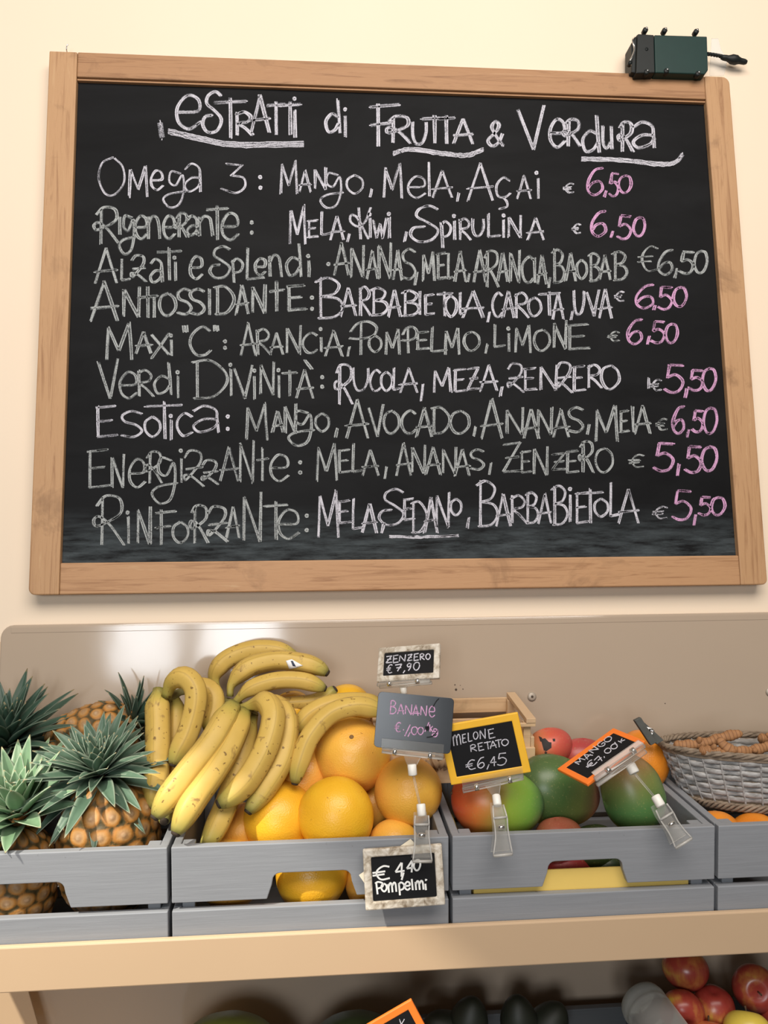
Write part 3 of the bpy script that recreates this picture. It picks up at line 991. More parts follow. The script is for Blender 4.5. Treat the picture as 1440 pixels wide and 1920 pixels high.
b.build('panel_hem', PANEL, stand, smooth=False, bevel=0.0008)


def shelf(zoff):
    mat = Matrix.Translation(base_front + Vector((0, 0, zoff))) @ RX.to_4x4()
    b = MB()
    b.box((xl - 0.03, -0.008, -0.020), (XR, 0.272, 0.0), mat)
    b.build('shelf', LIP, stand, smooth=False, bevel=0.0015)
    b = MB()
    b.box((xl - 0.03, -0.011, -0.040), (XR, -0.002, 0.0245), mat)
    b.build('shelf_lip', LIP, stand, smooth=False, bevel=0.0022)


shelf(0)
LOW = -0.400
shelf(LOW)
b = MB()
b.box((xl, PY, 0.42), (XR, PY + 0.010, 0.978))
b.build('lower_back_panel', PANEL, stand, smooth=False, bevel=0.002)
b = MB()
b.prism([at(x, y, -0.05) for x, y in ((-60, 1838), (47, 1838), (78, 1945), (-60, 1945))], (0, 0.004, 0))
br = b.build('corner_bracket', LIP, stand, smooth=False, bevel=0.001)
b = MB()
P = at(35, 1849, -0.05)
b.tube([P + Vector((0, -0.0006, 0)), P + Vector((0, 0.001, 0))], 0.006, 12)
b.build('bolt_hole', HOLE_DARK, br)
for s_ in (0.001,):
    for xx in (xl - 0.02, XR - 0.05):
        b = MB()
        b.box((xx, -0.011, 0.0), (xx + 0.05, -0.0005, zt - 0.03))
        b.build('upright', LIP, stand, smooth=False, bevel=0.002)
for (x, y) in ((997, 1306), (1443, 1297)):
    P = at(x, y, PY)
    b = MB()
    b.tube([P + Vector((0, .001, 0)), P + Vector((0, -.0018, 0)), P + Vector((0, -.0035, 0))], [.0083, .0083, .0055], 20)
    sc = b.build('panel_bolt', STEEL, stand)
    b = MB()
    b.tube([P + Vector((0, -.0036, 0)), P + Vector((0, -.0039, 0))], .0026, 6)
    b.build('hex_socket', HOLE_DARK, sc, smooth=False)
for (x, y, rr) in ((855, 1293, .0022), (853, 1284, .0012), (868, 1292, .0010), (863, 1285, .0007), (1247, 1319, .001)):
    b = MB()
    P = at(x, y, PY)
    b.tube([P + Vector((0, .0, 0)), P + Vector((0, -.0004, 0))], rr, 10)
    b.build('drill_hole', HOLE_DARK, stand, smooth=False)


# ------------------------------------------------------------------ grey crates
def make_crate(x0, zoff, mat, label, group, raised=0):
    e = empty('wooden_crate', base_front + Vector((x0, 0, zoff)), RX)
    tag(e, label, 'crate', group)
    mw = WM[e.name]
    W, D, H = CWID, CDEP, CH
    T = 0.012

    def bd(name, lo, hi, bev=0.0015):
        b = MB()
        b.box(lo, hi, mw)
        return b.build(name, mat, e, smooth=False, bevel=bev)

    def handled(name, y0):
        # upper board with a hand hold cut in its lower edge
        z0, z1 = H - 0.080, H
        c, hw, hw2, hh, rr = W / 2, 0.064, 0.056, 0.037, 0.011
        pts = [(0, z0), (c - hw, z0)]
        pts += [(c - hw2 - .001, z0 + hh * .55)]
        for k in range(5):
            a = PI - k / 4 * PI / 2
            pts.append((c - hw2 + rr + math.cos(a) * rr, z0 + hh - rr + math.sin(a) * rr))
        for k in range(5):
            a = PI / 2 - k / 4 * PI / 2
            pts.append((c + hw2 - rr + math.cos(a) * rr, z0 + hh - rr + math.sin(a) * rr))
        pts += [(c + hw2 + .001, z0 + hh * .55), (c + hw, z0), (W, z0), (W, z1), (0, z1)]
        b = MB()
        b.prism([mw @ Vector((x, y0, z)) for x, z in pts], mw.to_3x3() @ Vector((0, T, 0)))
        return b.build(name, mat, e, smooth=False, bevel=0.0013)

    handled('front_board', 0)
    bd('front_slat', (0, 0, 0.0), (W, T, 0.0585))
    bd('back_board', (0, D - T, H - 0.08), (W, D, H))
    bd('back_slat', (0, D - T, 0), (W, D, 0.0585))
    for x in (0, W - T):
        bd('side_slat', (x, T + .0004, H - 0.078), (x + T, D - T - .0004, H - .001))
        bd('side_slat', (x, T + .0004, 0), (x + T, D - T - .0004, 0.0585))
    for x in (T + .0004, W - T - .018 - .0004):
        for y in (T + .0004, D - T - .018 - .0004):
            bd('corner_post', (x, y, 0.008), (x + 0.018, y + 0.018, H - 0.002))
    b = MB()
    for k in range(5):
        yy = T + 0.001 + k * (D - 2 * T - .002) / 5
        b.box((T + .0005, yy + .001, 0.0), (W - T - .0005, yy + (D - 2 * T) / 5 - .003, 0.0075), mw)
    b.build('base_slats', mat, e, smooth=False, bevel=.0008)
    if raised:
        bd('raised_floor', (T + .019, T + .001, raised - .006), (W - T - .019, D - T - .001, raised), .0008)
    return e


GC = 'grey painted crates on the upper shelf'
make_crate(CX - PITCHX, 0, CRATE, 'grey painted wooden crate holding the pineapples', GC)
crate_b = make_crate(CX, 0, CRATE, 'grey painted wooden crate holding bananas and grapefruits', GC)
make_crate(CX + PITCHX, 0, CRATE, 'grey painted wooden crate holding the mangoes', GC)
make_crate(CX + 2 * PITCHX, 0, CRATE, 'grey painted wooden crate under the wicker basket, holding oranges', GC)
GL = 'dark crates on the lower shelf'
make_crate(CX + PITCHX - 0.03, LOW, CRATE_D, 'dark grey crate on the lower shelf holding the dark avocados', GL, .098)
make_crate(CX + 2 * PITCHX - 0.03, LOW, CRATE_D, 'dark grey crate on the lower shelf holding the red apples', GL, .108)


# ------------------------------------------------------------------ bananas
def banana(parent, pts, rpx, neck=0.34, tipr=0.42, long_neck=0.10, cut=False):
    """pts: list of (px, py, Y) from the stem end to the tip."""
    W3 = [at(*p) for p in pts]
    C = resample(catmull(W3, 10), 34)
    r0 = rad(rpx, W3[len(W3) // 2])
    R = []
    for i in range(34):
        u = i / 33
        a = min(1, max(0, (u - long_neck * .4) / (long_neck * 1.6 + .06)))
        a = a * a * (3 - 2 * a)
        c = min(1, max(0, (1 - u) / 0.20))
        c = math.sin(c * PI / 2) ** 0.8
        R.append(r0 * (neck + (1 - neck) * a) * (tipr + (1 - tipr) * c))
    b = MB()
    b.tube(C, R, 20, sec=lambda ph: 1 + 0.05 * math.cos(5 * ph))
    o = b.build('banana', BANANA, parent)
    d = (C[-1] - C[-3]).normalized()
    b = MB()
    b.tube([C[-1] - d * r0 * .1, C[-1] + d * r0 * .16, C[-1] + d * r0 * .22], [R[-1] * 1.02, R[-1] * .80, R[-1] * .5], 10)
    b.build('tip', TIP, o)
    return o


def crown_stem(parent, pts, rpx):
    b = MB()
    W3 = [at(*p) for p in pts]
    C = resample(catmull(W3, 8), 14)
    r0 = rad(rpx, W3[0])
    b.tube(C, [r0 * (.8 + .35 * math.sin(i * 1.1) * .5 + .25 * i / 13) for i in range(14)], 12, flat=.75)
    return b.build('stem', BSTEM, parent)


GB = 'bunches of bananas on the second crate'
top = empty('banana_bunch', at(500, 1320, -0.09))
tag(top, 'banana bunch lying on top of the pile, with a small white sticker', 'bananas', GB)
banana(top, [(408, 1296, -.075), (402, 1268, -.07), (424, 1238, -.066), (468, 1220, -.064), (512, 1219, -.064), (556, 1232, -.065)], 17.5, .45)
ba2 = banana(top, [(431, 1306, -.115), (435, 1282, -.113), (465, 1252, -.110), (516, 1238, -.108), (566, 1243, -.108), (597, 1252, -.110), (613, 1262, -.112)], 18.5, .34)
banana(top, [(440, 1318, -.135), (468, 1293, -.135), (516, 1277, -.134), (566, 1277, -.133), (609, 1291, -.132)], 16, .45)
banana(top, [(470, 1330, -.112), (520, 1322, -.112), (580, 1316, -.111), (610, 1306, -.112), (628, 1292, -.114)], 13, .5, .6)
crown_stem(top, [(405, 1298, -.075), (420, 1312, -.095), (432, 1318, -.118), (446, 1322, -.136)], 9)
b = MB()
bv = bvh_of(ba2)
if drape([(536, 1239), (547, 1236), (568, 1248), (543, 1256)], bv, .0009, b):
    stk = b.build('sticker', STICK, ba2, solid=.0003)
    b = MB()
    drape([(545, 1239), (549, 1239), (555, 1250), (549, 1249)], bv, .0014, b)
    b.build('sticker_print', STICKB, ba2)

front = empty('banana_bunch', at(430, 1450, -0.22))
tag(front, 'large banana bunch at the front, tips hanging over the crate edge', 'bananas', GB)
banana(front, [(436, 1325, -.205), (424, 1345, -.225), (395, 1395, -.255), (352, 1450, -.277), (316, 1497, -.290), (291, 1531, -.297)], 25.5, .72, .40, .05)
banana(front, [(456, 1338, -.190), (446, 1365, -.222), (428, 1405, -.250), (396, 1455, -.280), (358, 1510, -.303), (330, 1562, -.318)], 24, .7, .42, .05)
banana(front, [(470, 1345, -.170), (462, 1380, -.190), (450, 1430, -.215), (428, 1500, -.240), (404, 1555, -.258), (386, 1588, -.268)], 22, .7, .55, .05)
banana(front, [(448, 1330, -.185), (478, 1320, -.195), (500, 1318, -.212), (512, 1345, -.232), (499, 1400, -.250), (467, 1458, -.262), (436, 1491, -.270), (411, 1507, -.274)], 23, .36, .45, .10)
banana(front, [(462, 1330, -.165), (505, 1318, -.176), (535, 1340, -.196), (539, 1380, -.214), (526, 1430, -.232), (497, 1478, -.246), (466, 1521, -.256)], 21, .36, .45, .10)
crown_stem(front, [(432, 1322, -.202), (446, 1328, -.188), (462, 1333, -.172), (476, 1342, -.160)], 10)

left = empty('banana_bunch', at(330, 1400, -0.16))
tag(left, 'banana bunch at the left with one arched banana, leaning beside the pineapples', 'bananas', GB)
banana(left, [(300, 1292, -.150), (296, 1318, -.160), (297, 1370, -.180), (296, 1430, -.198), (290, 1480, -.210), (284, 1515, -.216)], 23.5, .55, .6, .05)
banana(left, [(312, 1305, -.165), (322, 1280, -.172), (345, 1270, -.180), (365, 1290, -.188), (366, 1325, -.194), (352, 1375, -.202), (334, 1410, -.208), (325, 1433, -.212)], 20.5, .5, .42, .08)
banana(left, [(322, 1300, -.13), (332, 1330, -.138), (330, 1370, -.150), (327, 1420, -.165), (318, 1480, -.20), (308, 1540, -.262)], 17, .6, .5, .05)
banana(left, [(350, 1290, -.125), (385, 1290, -.128), (402, 1305, -.135), (402, 1335, -.145), (390, 1370, -.16)], 18, .6, .5, .05)
crown_stem(left, [(306, 1298, -.150), (316, 1308, -.152), (328, 1302, -.135), (350, 1292, -.124)], 9)

rightb = empty('banana_bunch', at(640, 1350, -0.16))
tag(rightb, 'pair of curved bananas arching over the biggest grapefruit', 'bananas', GB)
banana(rightb, [(728, 1338, -.190), (700, 1330, -.196), (664, 1325, -.205), (620, 1339, -.212), (582, 1380, -.222), (562, 1430, -.230), (553, 1468, -.234)], 18.5, .6, .42, .06)
banana(rightb, [(726, 1328, -.150), (690, 1318, -.152), (655, 1316, -.155), (615, 1322, -.160), (580, 1340, -.166), (551, 1372, -.172)], 17, .6, .42, .06)
crown_stem(rightb, [(724, 1326, -.15), (732, 1334, -.172), (730, 1340, -.192)], 9)


# ------------------------------------------------------------------ round fruit
def sphere_rows(P, axes, nu=40, nv=24, shape=None):
    rows = []
    for j in range(nv + 1):
        th = PI * j / nv
        row = []
        for k in range(nu):
            ph = 2 * PI * k / nu
            d = Vector((math.sin(th) * math.cos(ph), math.sin(th) * math.sin(ph), math.cos(th)))
            row.append((d, th, ph))
        rows.append(row)
    return rows


def fruit(name, P, ax, rot, mat, shape, label, cat, group, scar=None, nu=40, nv=24):
    b = MB()
    R3 = rot.to_3x3()
    rows = []
    for row in sphere_rows(P, ax, nu, nv):
        rr = []
        for d, th, ph in row:
            q = shape(d, th, ph)
            rr.append(P + R3 @ Vector((q.x * ax[0], q.y * ax[1], q.z * ax[2])))
        rows.append(rr)
    b.grid(rows)
    o = b.build(name, mat, loc=P, rot=R3)
    tag(o, label, cat, group)
    if scar:
        scar(o, P, R3, ax)
    return o


def citrus_shape(seed):
    r_ = random.Random(seed)
    a = [r_.uniform(-.02, .02) for _ in range(4)]

    def f(d, th, ph):
        k = 1 + a[0] * math.cos(2 * ph + seed) * math.sin(th) + a[1] * math.cos(3 * ph) * math.sin(th) ** 2
        z = d.z
        dent = 0.045 * math.exp(-(th / 0.22) ** 2)
        return Vector((d.x * k, d.y * k, z * (0.955 - dent)))
    return f


def citrus_scar(o, P, R3, ax):
    b = MB()
    c = Vector((0, 0, ax[2] * 0.905))
    b.tube([P + R3 @ (c - Vector((0, 0, .002))), P + R3 @ (c + Vector((0, 0, .0012))), P + R3 @ (c + Vector((0, 0, .0018)))], [.0042, .0036, .0015], 9)
    b.build('stem_scar', SCAR, o)


def rot_to(d, spin=0):
    return Vector(d).normalized().to_track_quat('Z', 'Y').to_matrix() @ Matrix.Rotation(spin, 3, 'Z')


GG = 'grapefruits in the second crate'
gf = [  # px, py, r px, Y, scar direction, yellow?, label
    (661, 1416, 69, -.165, (-.05, -.75, .62), 0, 'largest orange-yellow grapefruit under the arched pair of bananas, stem scar showing'),
    (630, 1529, 70, -.236, (.3, .8, .3), 1, 'bright yellow grapefruit at the front rim, below the largest one'),
    (524, 1535, 66, -.205, (-.3, .8, -.3), 1, 'yellow grapefruit at the front rim just right of the hanging banana tips'),
    (765, 1483, 63, -.205, (.6, .5, -.5), 0, 'grapefruit behind the stem of the banana price sign'),
    (738, 1586, 48, -.232, (.15, -.8, -.2), 0, 'orange grapefruit low at the rim above the grapefruit price sign'),
    (584, 1640, 66, -.226, (.3, .8, .3), 1, 'yellow grapefruit seen through the hand hold of its crate'),
    (432, 1638, 62, -.226, (.3, .8, .3), 0, 'grapefruit at the bottom left of the crate, its top peeping over the rim'),
    (700, 1655, 52, -.226, (.3, .8, .3), 0, 'grapefruit low down behind the grapefruit price sign'),
    (700, 1512, 46, -.150, (.3, .8, .3), 0, 'grapefruit deep in the gap between three larger grapefruits'),
    (455, 1560, 52, -.185, (.3, .8, .3), 0, 'shaded orange grapefruit behind the lowest hanging banana'),
    (570, 1458, 58, -.150, (.3, .8, .3), 0, 'grapefruit behind the tip of the arched banana'),
    (548, 1335, 40, -.085, (-.2, -.1, .9), 1, 'yellow grapefruit at the back beneath the top banana bunch'),
    (652, 1330, 46, -.070, (.3, .8, .3), 1, 'yellow grapefruit at the back against the panel'),
]
for i, (x, y, rp, Y, sd, yel, lab) in enumerate(gf):
    P = at(x, y, Y)
    r_ = rad(rp, P)
    fruit('grapefruit', P, (r_ * 1.02, r_ * 1.02, r_ * 1.02), rot_to(sd, i), GRAPE_Y if yel else GRAPE_O, citrus_shape(i + 3), lab, 'grapefruit', GG, citrus_scar)

# oranges under the basket and one behind the dark mango
GO = 'oranges by the wicker basket'
for i, (x, y, rp, Y, lab) in enumerate([
        (1345, 1566, 46, -.238, 'orange at the left under the wicker basket, by the crate corner'),
        (1418, 1572, 48, -.234, 'orange at the right under the wicker basket'),
        (1205, 1425, 47, -.115, 'large orange fruit behind the dark green mango, left of the basket')]):
    P = at(x, y, Y)
    r_ = rad(rp, P)
    fruit('orange', P, (r_, r_, r_ * (1.0 if i < 2 else 1.25)), rot_to((.1, .3, 1), i), ORANGE, citrus_shape(i + 30), lab, 'orange', GO, citrus_scar)


# ------------------------------------------------------------------ mangoes
def mango_shape(d, th, ph):
    # long axis x; beak at +x low side
    x = d.x
    k = 1 - 0.10 * x + 0.03 * math.cos(2 * ph)
    return Vector((x, d.y * k, d.z * k + 0.10 * x * x * (1 if x > 0 else .4) - .05))


def img_rot(angle, lean=0.0, spin=0.0):
    """local x along an image-plane direction (angle up from the right), leaning towards the viewer."""
    return Matrix.Rotation(-angle, 3, 'Y') @ Matrix.Rotation(lean, 3, 'Z') @ Matrix.Rotation(spin, 3, 'X')


MG1 = mat_mango('mango_red_to_green', [(0.05, (0.58, 0.09, 0.03)), (0.24, (0.66, 0.19, 0.04)), (0.40, (0.44, 0.27, 0.05)), (0.56, (0.27, 0.39, 0.045)), (0.80, (0.17, 0.34, 0.05)), (0.97, (0.07, 0.15, 0.06))], 0, .145, .16)
MG2 = mat_mango('mango_green_pink', [(0.0, (0.075, 0.115, 0.04)), (0.4, (0.075, 0.145, 0.04)), (0.66, (0.17, 0.20, 0.055)), (0.80, (0.20, 0.15, 0.06)), (0.95, (0.36, 0.12, 0.09))], 0, .14, .22)
MG3 = mat_mango('mango_green_brown', [(0.0, (0.055, 0.115, 0.035)), (0.35, (0.085, 0.20, 0.06)), (0.62, (0.16, 0.20, 0.055)), (0.85, (0.24, 0.14, 0.05)), (1.0, (0.13, 0.07, 0.03))], 0, .125, .3)
MG4 = mat_mango('mango_coral', [(0.0, (0.42, 0.28, 0.05)), (0.22, (0.55, 0.20, 0.08)), (0.5, (0.58, 0.105, 0.06)), (1.0, (0.42, 0.06, 0.06))], 0, .09, .2)
MG5 = mat_mango('mango_rose', [(0.0, (0.45, 0.07, 0.05)), (0.5, (0.42, 0.06, 0.06)), (1.0, (0.35, 0.08, 0.06))], 0, .1, .2)
MG6 = mat_mango('mango_dull_red', [(0.0, (0.22, 0.09, 0.04)), (0.5, (0.34, 0.09, 0.05)), (1.0, (0.36, 0.12, 0.06))], 0, .1, .2)
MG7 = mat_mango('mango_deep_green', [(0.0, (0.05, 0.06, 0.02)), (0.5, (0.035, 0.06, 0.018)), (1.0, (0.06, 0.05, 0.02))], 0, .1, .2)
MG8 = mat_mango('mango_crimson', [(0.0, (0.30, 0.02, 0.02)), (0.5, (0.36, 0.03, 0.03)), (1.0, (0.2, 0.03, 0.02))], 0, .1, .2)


def mango_stalk(o, P, R3, ax):
    b = MB()
    c = Vector((-ax[0] * 0.99, 0, -.01 * ax[2]))
    b.tube([P + R3 @ c, P + R3 @ (c - Vector((.003, 0, 0)))], [.003, .002], 8)
    b.build('stalk', BARK, o)


GM = 'mangoes in the third crate'
mangoes = [  # x, y, half length px, half height px, Y, angle deg, lean deg, mat, label
    (933, 1502, 88, 66, -.220, -12, 0, MG1, 'mango shading from orange-red to bright green at the front left'),
    (1046, 1482, 84, 63, -.175, -22, 10, MG2, 'big dark green mango with a pink tip under the orange price sign'),
    (1183, 1485, 74, 58, -.205, 105, 0, MG3, 'upright dark green mango behind the stem of the orange sign'),
    (1032, 1400, 42, 36, -.110, 15, 0, MG4, 'small coral red mango with black bruises at the back'),
    (1095, 1420, 48, 36, -.100, 0, 0, MG5, 'rosy mango tucked behind the orange price sign'),
    (1048, 1572, 46, 40, -.235, 10, 0, MG6, 'dull red mango low at the rim between two green ones'),
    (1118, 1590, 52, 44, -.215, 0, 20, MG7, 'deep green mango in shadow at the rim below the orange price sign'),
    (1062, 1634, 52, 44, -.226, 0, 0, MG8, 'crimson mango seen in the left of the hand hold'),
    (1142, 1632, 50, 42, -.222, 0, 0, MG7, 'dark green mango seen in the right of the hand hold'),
]
mobs = []
for i, (x, y, a, h, Y, ang, lean, mt, lab) in enumerate(mangoes):
    P = at(x, y, Y)
    mobs.append(fruit('mango', P, (rad(a, P), rad(min(h, a) * .92, P), rad(h, P)), img_rot(math.radians(ang), math.radians(lean)), mt, mango_shape, lab, 'mango', GM, mango_stalk))
b = MB()
bv = bvh_of(mobs[3])
for q in ([(1014, 1386), (1022, 1384), (1034, 1396), (1020, 1408)], [(1022, 1390), (1034, 1392), (1034, 1402), (1022, 1410)], [(1036, 1385), (1041, 1385), (1041, 1390), (1037, 1390)], [(1021, 1410), (1026, 1410), (1025, 1414), (1022, 1414)], [(1010, 1380), (1016, 1383), (1020, 1392), (1013, 1390)]):
    drape(q, bv, .0006, b)
b.build('bruise', BLACKSPOT, mobs[3])

# yellow cardboard tray inside the mango crate
mw = WM['wooden_crate.002'] if 'wooden_crate.002' in WM else WM['wooden_crate']
e = empty('cardboard_tray', base_front + Vector((CX + PITCHX + CWID / 2, 0.02, 0.006)), RX)
tag(e, 'yellow cardboard tray lining the mango crate, seen through its hand hold', 'tray')
b = MB()
x0, x1 = 0.034, CWID - 0.034
b.box((x0, 0.0135, 0.008), (x1, 0.016, 0.088), mw)
b.box((x0, 0.225, 0.008), (x1, 0.2275, 0.040), mw)
b.box((x0, 0.0162, 0.008), (x0 + .0025, 0.2248, 0.088), mw)
b.box((x1 - .0025, 0.0162, 0.008), (x1, 0.2248, 0.088), mw)
b.build('tray_wall', YCARD, e, smooth=False)
b = MB()
b.box((x0 + .003, 0.0165, 0.008), (x1 - .003, 0.2245, 0.0095), mw)
b.build('tray_base', YCARD, e, smooth=False)


# ------------------------------------------------------------------ pineapples
def pineapple(P, axis, R, H, crown_len, mat_leaf_, label, nleaf=70, crown_axis=None, spin=0.0, visible_body=True, wleaf=.021, crown_base=None, seed=1, elmin=-38):
    A = Vector(axis).normalized()
    rot = rot_to(A, spin)
    e = empty('pineapple', P - A * H / 2)
    tag(e, label, 'pineapple', 'pineapples in the first crate')
    n_a, n_r = 14, 8
    nu, nv = 168, 84
    b = MB()
    rows, U = [], []
    for j in range(nv + 1):
        s = j / nv
        z = -math.cos(PI * s) * H / 2
        prof = max(0.0, 1 - abs(2 * z / H) ** 2.6) ** (1 / 2.2)
        row = []
        for k in range(nu):
            th = 2 * PI * k / nu
            # hexagonal eye lattice with a slight spiral
            v = (z / H + .5) * n_r
            u = th / (2 * PI) * n_a + v * 0.0
            best = 9
            for rr in (math.floor(v), math.floor(v) + 1, math.floor(v) - 1):
                uu = u - .5 * (rr % 2)
                du = uu - math.floor(uu) - .5
                dv = v - (rr + .5)
                best = min(best, math.sqrt(du * du + dv * dv * .95))
            h = 0.0034 * (1 - min(1, best / .56) ** 3.2)
            h += 0.0012 * math.exp(-((best) / .09) ** 2) - .0012 * math.exp(-((best - .24) / .07) ** 2)
            r_ = R * prof + h * min(1, prof * 1.5)
            row.append(P + rot @ Vector((r_ * math.cos(th), r_ * math.sin(th), z)))
            U.append(best)
        rows.append(row)
    b.grid(rows, u=U)
    b.build('body', PINE, e)
    # crown
    rl = random.Random(seed)
    CA = Vector(crown_axis or axis).normalized()
    cr = rot_to(CA, spin + .4)
    C0 = Vector(crown_base) if crown_base is not None else P + A * (H / 2 - .004)
    b = MB()
    for i in range(nleaf):
        t = i / (nleaf - 1)                      # 0 outermost .. 1 innermost
        az = i * 2.39996 + rl.uniform(-.2, .2)
        el = math.radians(elmin + (84 - elmin) * t ** 0.85 + rl.uniform(-7, 7))
        L = crown_len * (0.62 + 0.55 * math.sin(PI * min(1, t * 1.05 + .08)) - 0.12 * t) * rl.uniform(.85, 1.12)
        wd = wleaf * (1.0 - 0.30 * t) * rl.uniform(.85, 1.1)
        droop = rl.uniform(-.25, .45) * (1 - t)
        out = cr @ Vector((math.cos(az), math.sin(az), 0))
        side = CA.cross(out)
        base = C0 + CA * (crown_len * (.05 + .42 * t)) + out * (0.020 * (1 - .8 * t))
        n = 9
        p = base.copy()
        V, U_, W_ = [], [], []
        curl = rl.uniform(-.12, .12)
        for k in range(n + 1):
            q = k / n
            ang = el - droop * q + .35 * (1 - q) * (1 - t)
            d = out * math.cos(ang) + CA * math.sin(ang) + side * curl * q
            nrm = (CA * math.cos(ang) - out * math.sin(ang))
            if k:
                p = p + d.normalized() * (L / n)
            wq = wd * (min(1, .80 + q * .6) if q < .35 else max(0.02, (1 - ((q - .35) / .65) ** 1.5) ** .9)) * .5
            V += [p - side * wq + nrm * wq * .42, p - side * wq * .5 + nrm * wq * .10, p - nrm * wq * .05, p + side * wq * .5 + nrm * wq * .10, p + side * wq + nrm * wq * .42]
            U_ += [q] * 5
            W_ += [0.001, .25, .5, .75, 1]
        Fc = [(k * 5 + c, k * 5 + c + 1, (k + 1) * 5 + c + 1, (k + 1) * 5 + c) for k in range(n) for c in range(4)]
        b.add(V, Fc, 0, U_, W_)
    b.build('crown', mat_leaf_, e, solid=.0011)
    return e


P = at(205, 1585, -.203)
pineapple(P, (0.0, -.10, 1), .074, .205, .094, LEAF_D, 'front pineapple with a full dark green crown beside the bananas', 112, (-.06, -.50, .86), .3, crown_base=at(192, 1474, -.200), seed=3, wleaf=.026, elmin=-62)
P = at(28, 1650, -.220)
pineapple(P, (0.0, -.08, 1), .058, .16, .092, LEAF_L, 'pineapple at the lower left with a pale green crown drooping over the crate rim', 44, (0.0, -.50, .86), 1.3, crown_base=at(40, 1540, -.222), seed=8, wleaf=.030, elmin=-4)
P = at(10, 1560, -.098)
pineapple(P, (0.0, 0, 1), .058, .215, .112, LEAF_B, 'pineapple at the far left back with a dark, upright crown', 80, (0.05, -.35, .93), 2.3, crown_base=at(12, 1425, -.11), seed=5, wleaf=.027)
P = at(172, 1392, -.082)
pineapple(P, (.85, .05, .30), .060, .165, .062, LEAF_B, 'pineapple lying on its side at the back, crown towards the bananas', 50, (.9, -.1, .6), .5, crown_base=at(236, 1362, -.082), seed=12, wleaf=.019)

# ------------------------------------------------------------------ ginger box (pale slatted crate at the back)
gx0, gx1 = at(700, 1400, -.17).x, at(1004, 1360, -.17).x
GT = math.radians(12)
GR_ = Matrix.Rotation(GT, 3, 'X')
gz = at(1004, 1356, -.172).z
gh = 0.098
gbase = Vector(((gx0 + gx1) / 2, -.172, gz)) - (GR_ @ Vector((0, 0, gh)))
gb = empty('slatted_box', gbase, GR_)
tag(gb, 'small pale wood slatted box of ginger behind the price signs', 'box')
mw = WM[gb.name]
hw = (gx1 - gx0) / 2


def gpart(name, lo, hi, mat=PALEWOOD):
    b = MB()
    b.box(lo, hi, mw)
    return b.build(name, mat, gb, smooth=False, bevel=.0008)


gd = 0.140
for z0, z1 in ((0.0, 0.028), (0.036, 0.056), (0.066, gh)):
    gpart('front_slat', (-hw, 0, z0), (hw, 0.006, z1)) if z1 < gh else gpart('front_slat', (-hw, 0, z1 - .006), (hw, .006, z1))
for z0, z1 in ((0.0, 0.028), (0.040, 0.060), (gh - .026, gh)):
    gpart('back_slat', (-hw, gd - .006, z0), (hw, gd, z1))
for s_ in (-1, 1):
    xa, xb = (hw - .006, hw) if s_ > 0 else (-hw, -hw + .006)
    gpart('end_board', (xa, .0065, 0), (xb, gd - .0065, gh - .026), PALEWOOD_Y)
    xa, xb = (hw - .016, hw) if s_ > 0 else (-hw, -hw + .016)
    gpart('end_rail', (xa, -.001, gh + .0004), (xb, gd + .001, gh + .0085), PALEWOOD_Y)
    for y0 in (0.0065, gd - .0185):
        xa, xb = (hw - .0185, hw - .0065) if s_ > 0 else (-hw + .0065, -hw + .0185)
        gpart('corner_post', (xa, y0, 0), (xb, y0 + .012, gh - .001), PALEWOOD)
gpart('base_board', (-hw + .0065, .0065, .0), (hw - .0065, gd - .0065, .004))


def root(name, pts, r0, label, cat, group, seed, mat, lumps=5):
    r_ = random.Random(seed)
    W3 = [Vector(p) for p in pts]
    C = resample(catmull(W3, 10), 60)
    R = []
    for i in range(60):
        u = i / 59
        e_ = min(1, math.sin(PI * min(.5, max(.0, min(u, 1 - u)) * 4)) ** .6 + .12)
        R.append(r0 * e_ * (1 + .13 * math.sin(u * lumps * 2 * PI + seed) + .05 * math.sin(u * 120)))
    b = MB()
    b.tube(C, R, 14, sec=lambda ph: 1 + .06 * math.sin(3 * ph + seed))
    for k in range(2):
        i = r_.randrange(14, 46)
        d = Vector((r_.uniform(-1, 1), r_.uniform(-1, .3), r_.uniform(0, 1))).normalized()
        b.tube([C[i], C[i] + d * r0 * 1.2, C[i] + d * r0 * 1.7, C[i] + d * r0 * 1.9], [r0 * .7, r0 * .6, r0 * .42, r0 * .1], 10)
    o = b.build(name, mat, loc=C[30])
    tag(o, label, cat, group)
    return o


GIN = plain('ginger_skin', (0.30, 0.19, 0.10), 0.75, 0.35, 60)
for i, (px, py, lab) in enumerate([(775, 1432, 'brown ginger root in the pale box, left under the banana sign'), (822, 1430, 'brown ginger root in the pale box, right under the banana sign')]):
    c = at(px, py, -.150)
    root('ginger_root', [c + Vector((-.022, .0, -.006)), c + Vector((0, -.003, .004)), c + Vector((.022, .004, -.004))], .014, lab, 'ginger', 'ginger roots in the pale box', i + 2, GIN)

# ------------------------------------------------------------------ wicker basket
bc = at(1442, 1440, -.160)
bk = empty('wicker_basket', bc + Vector((0, 0, -.06)))
tag(bk, 'grey washed oval wicker basket of turmeric roots on the rightmost crate', 'basket')
BT = (Matrix.Rotation(math.radians(2), 3, 'Y') @ Matrix.Rotation(math.radians(2.5), 3, 'X'))
BA, BBx = 0.188, 0.100
bh = 0.100
bz0 = -0.058


def bpt(th, h, off=0.0):
    """point on the basket wall, h 0 base .. 1 rim."""
    k = 0.74 + 0.26 * h ** 0.8
    p = Vector(((BA * k + off) * math.cos(th), (BBx * k + off) * math.sin(th), bz0 + bh * h))
    return bc + BT @ p


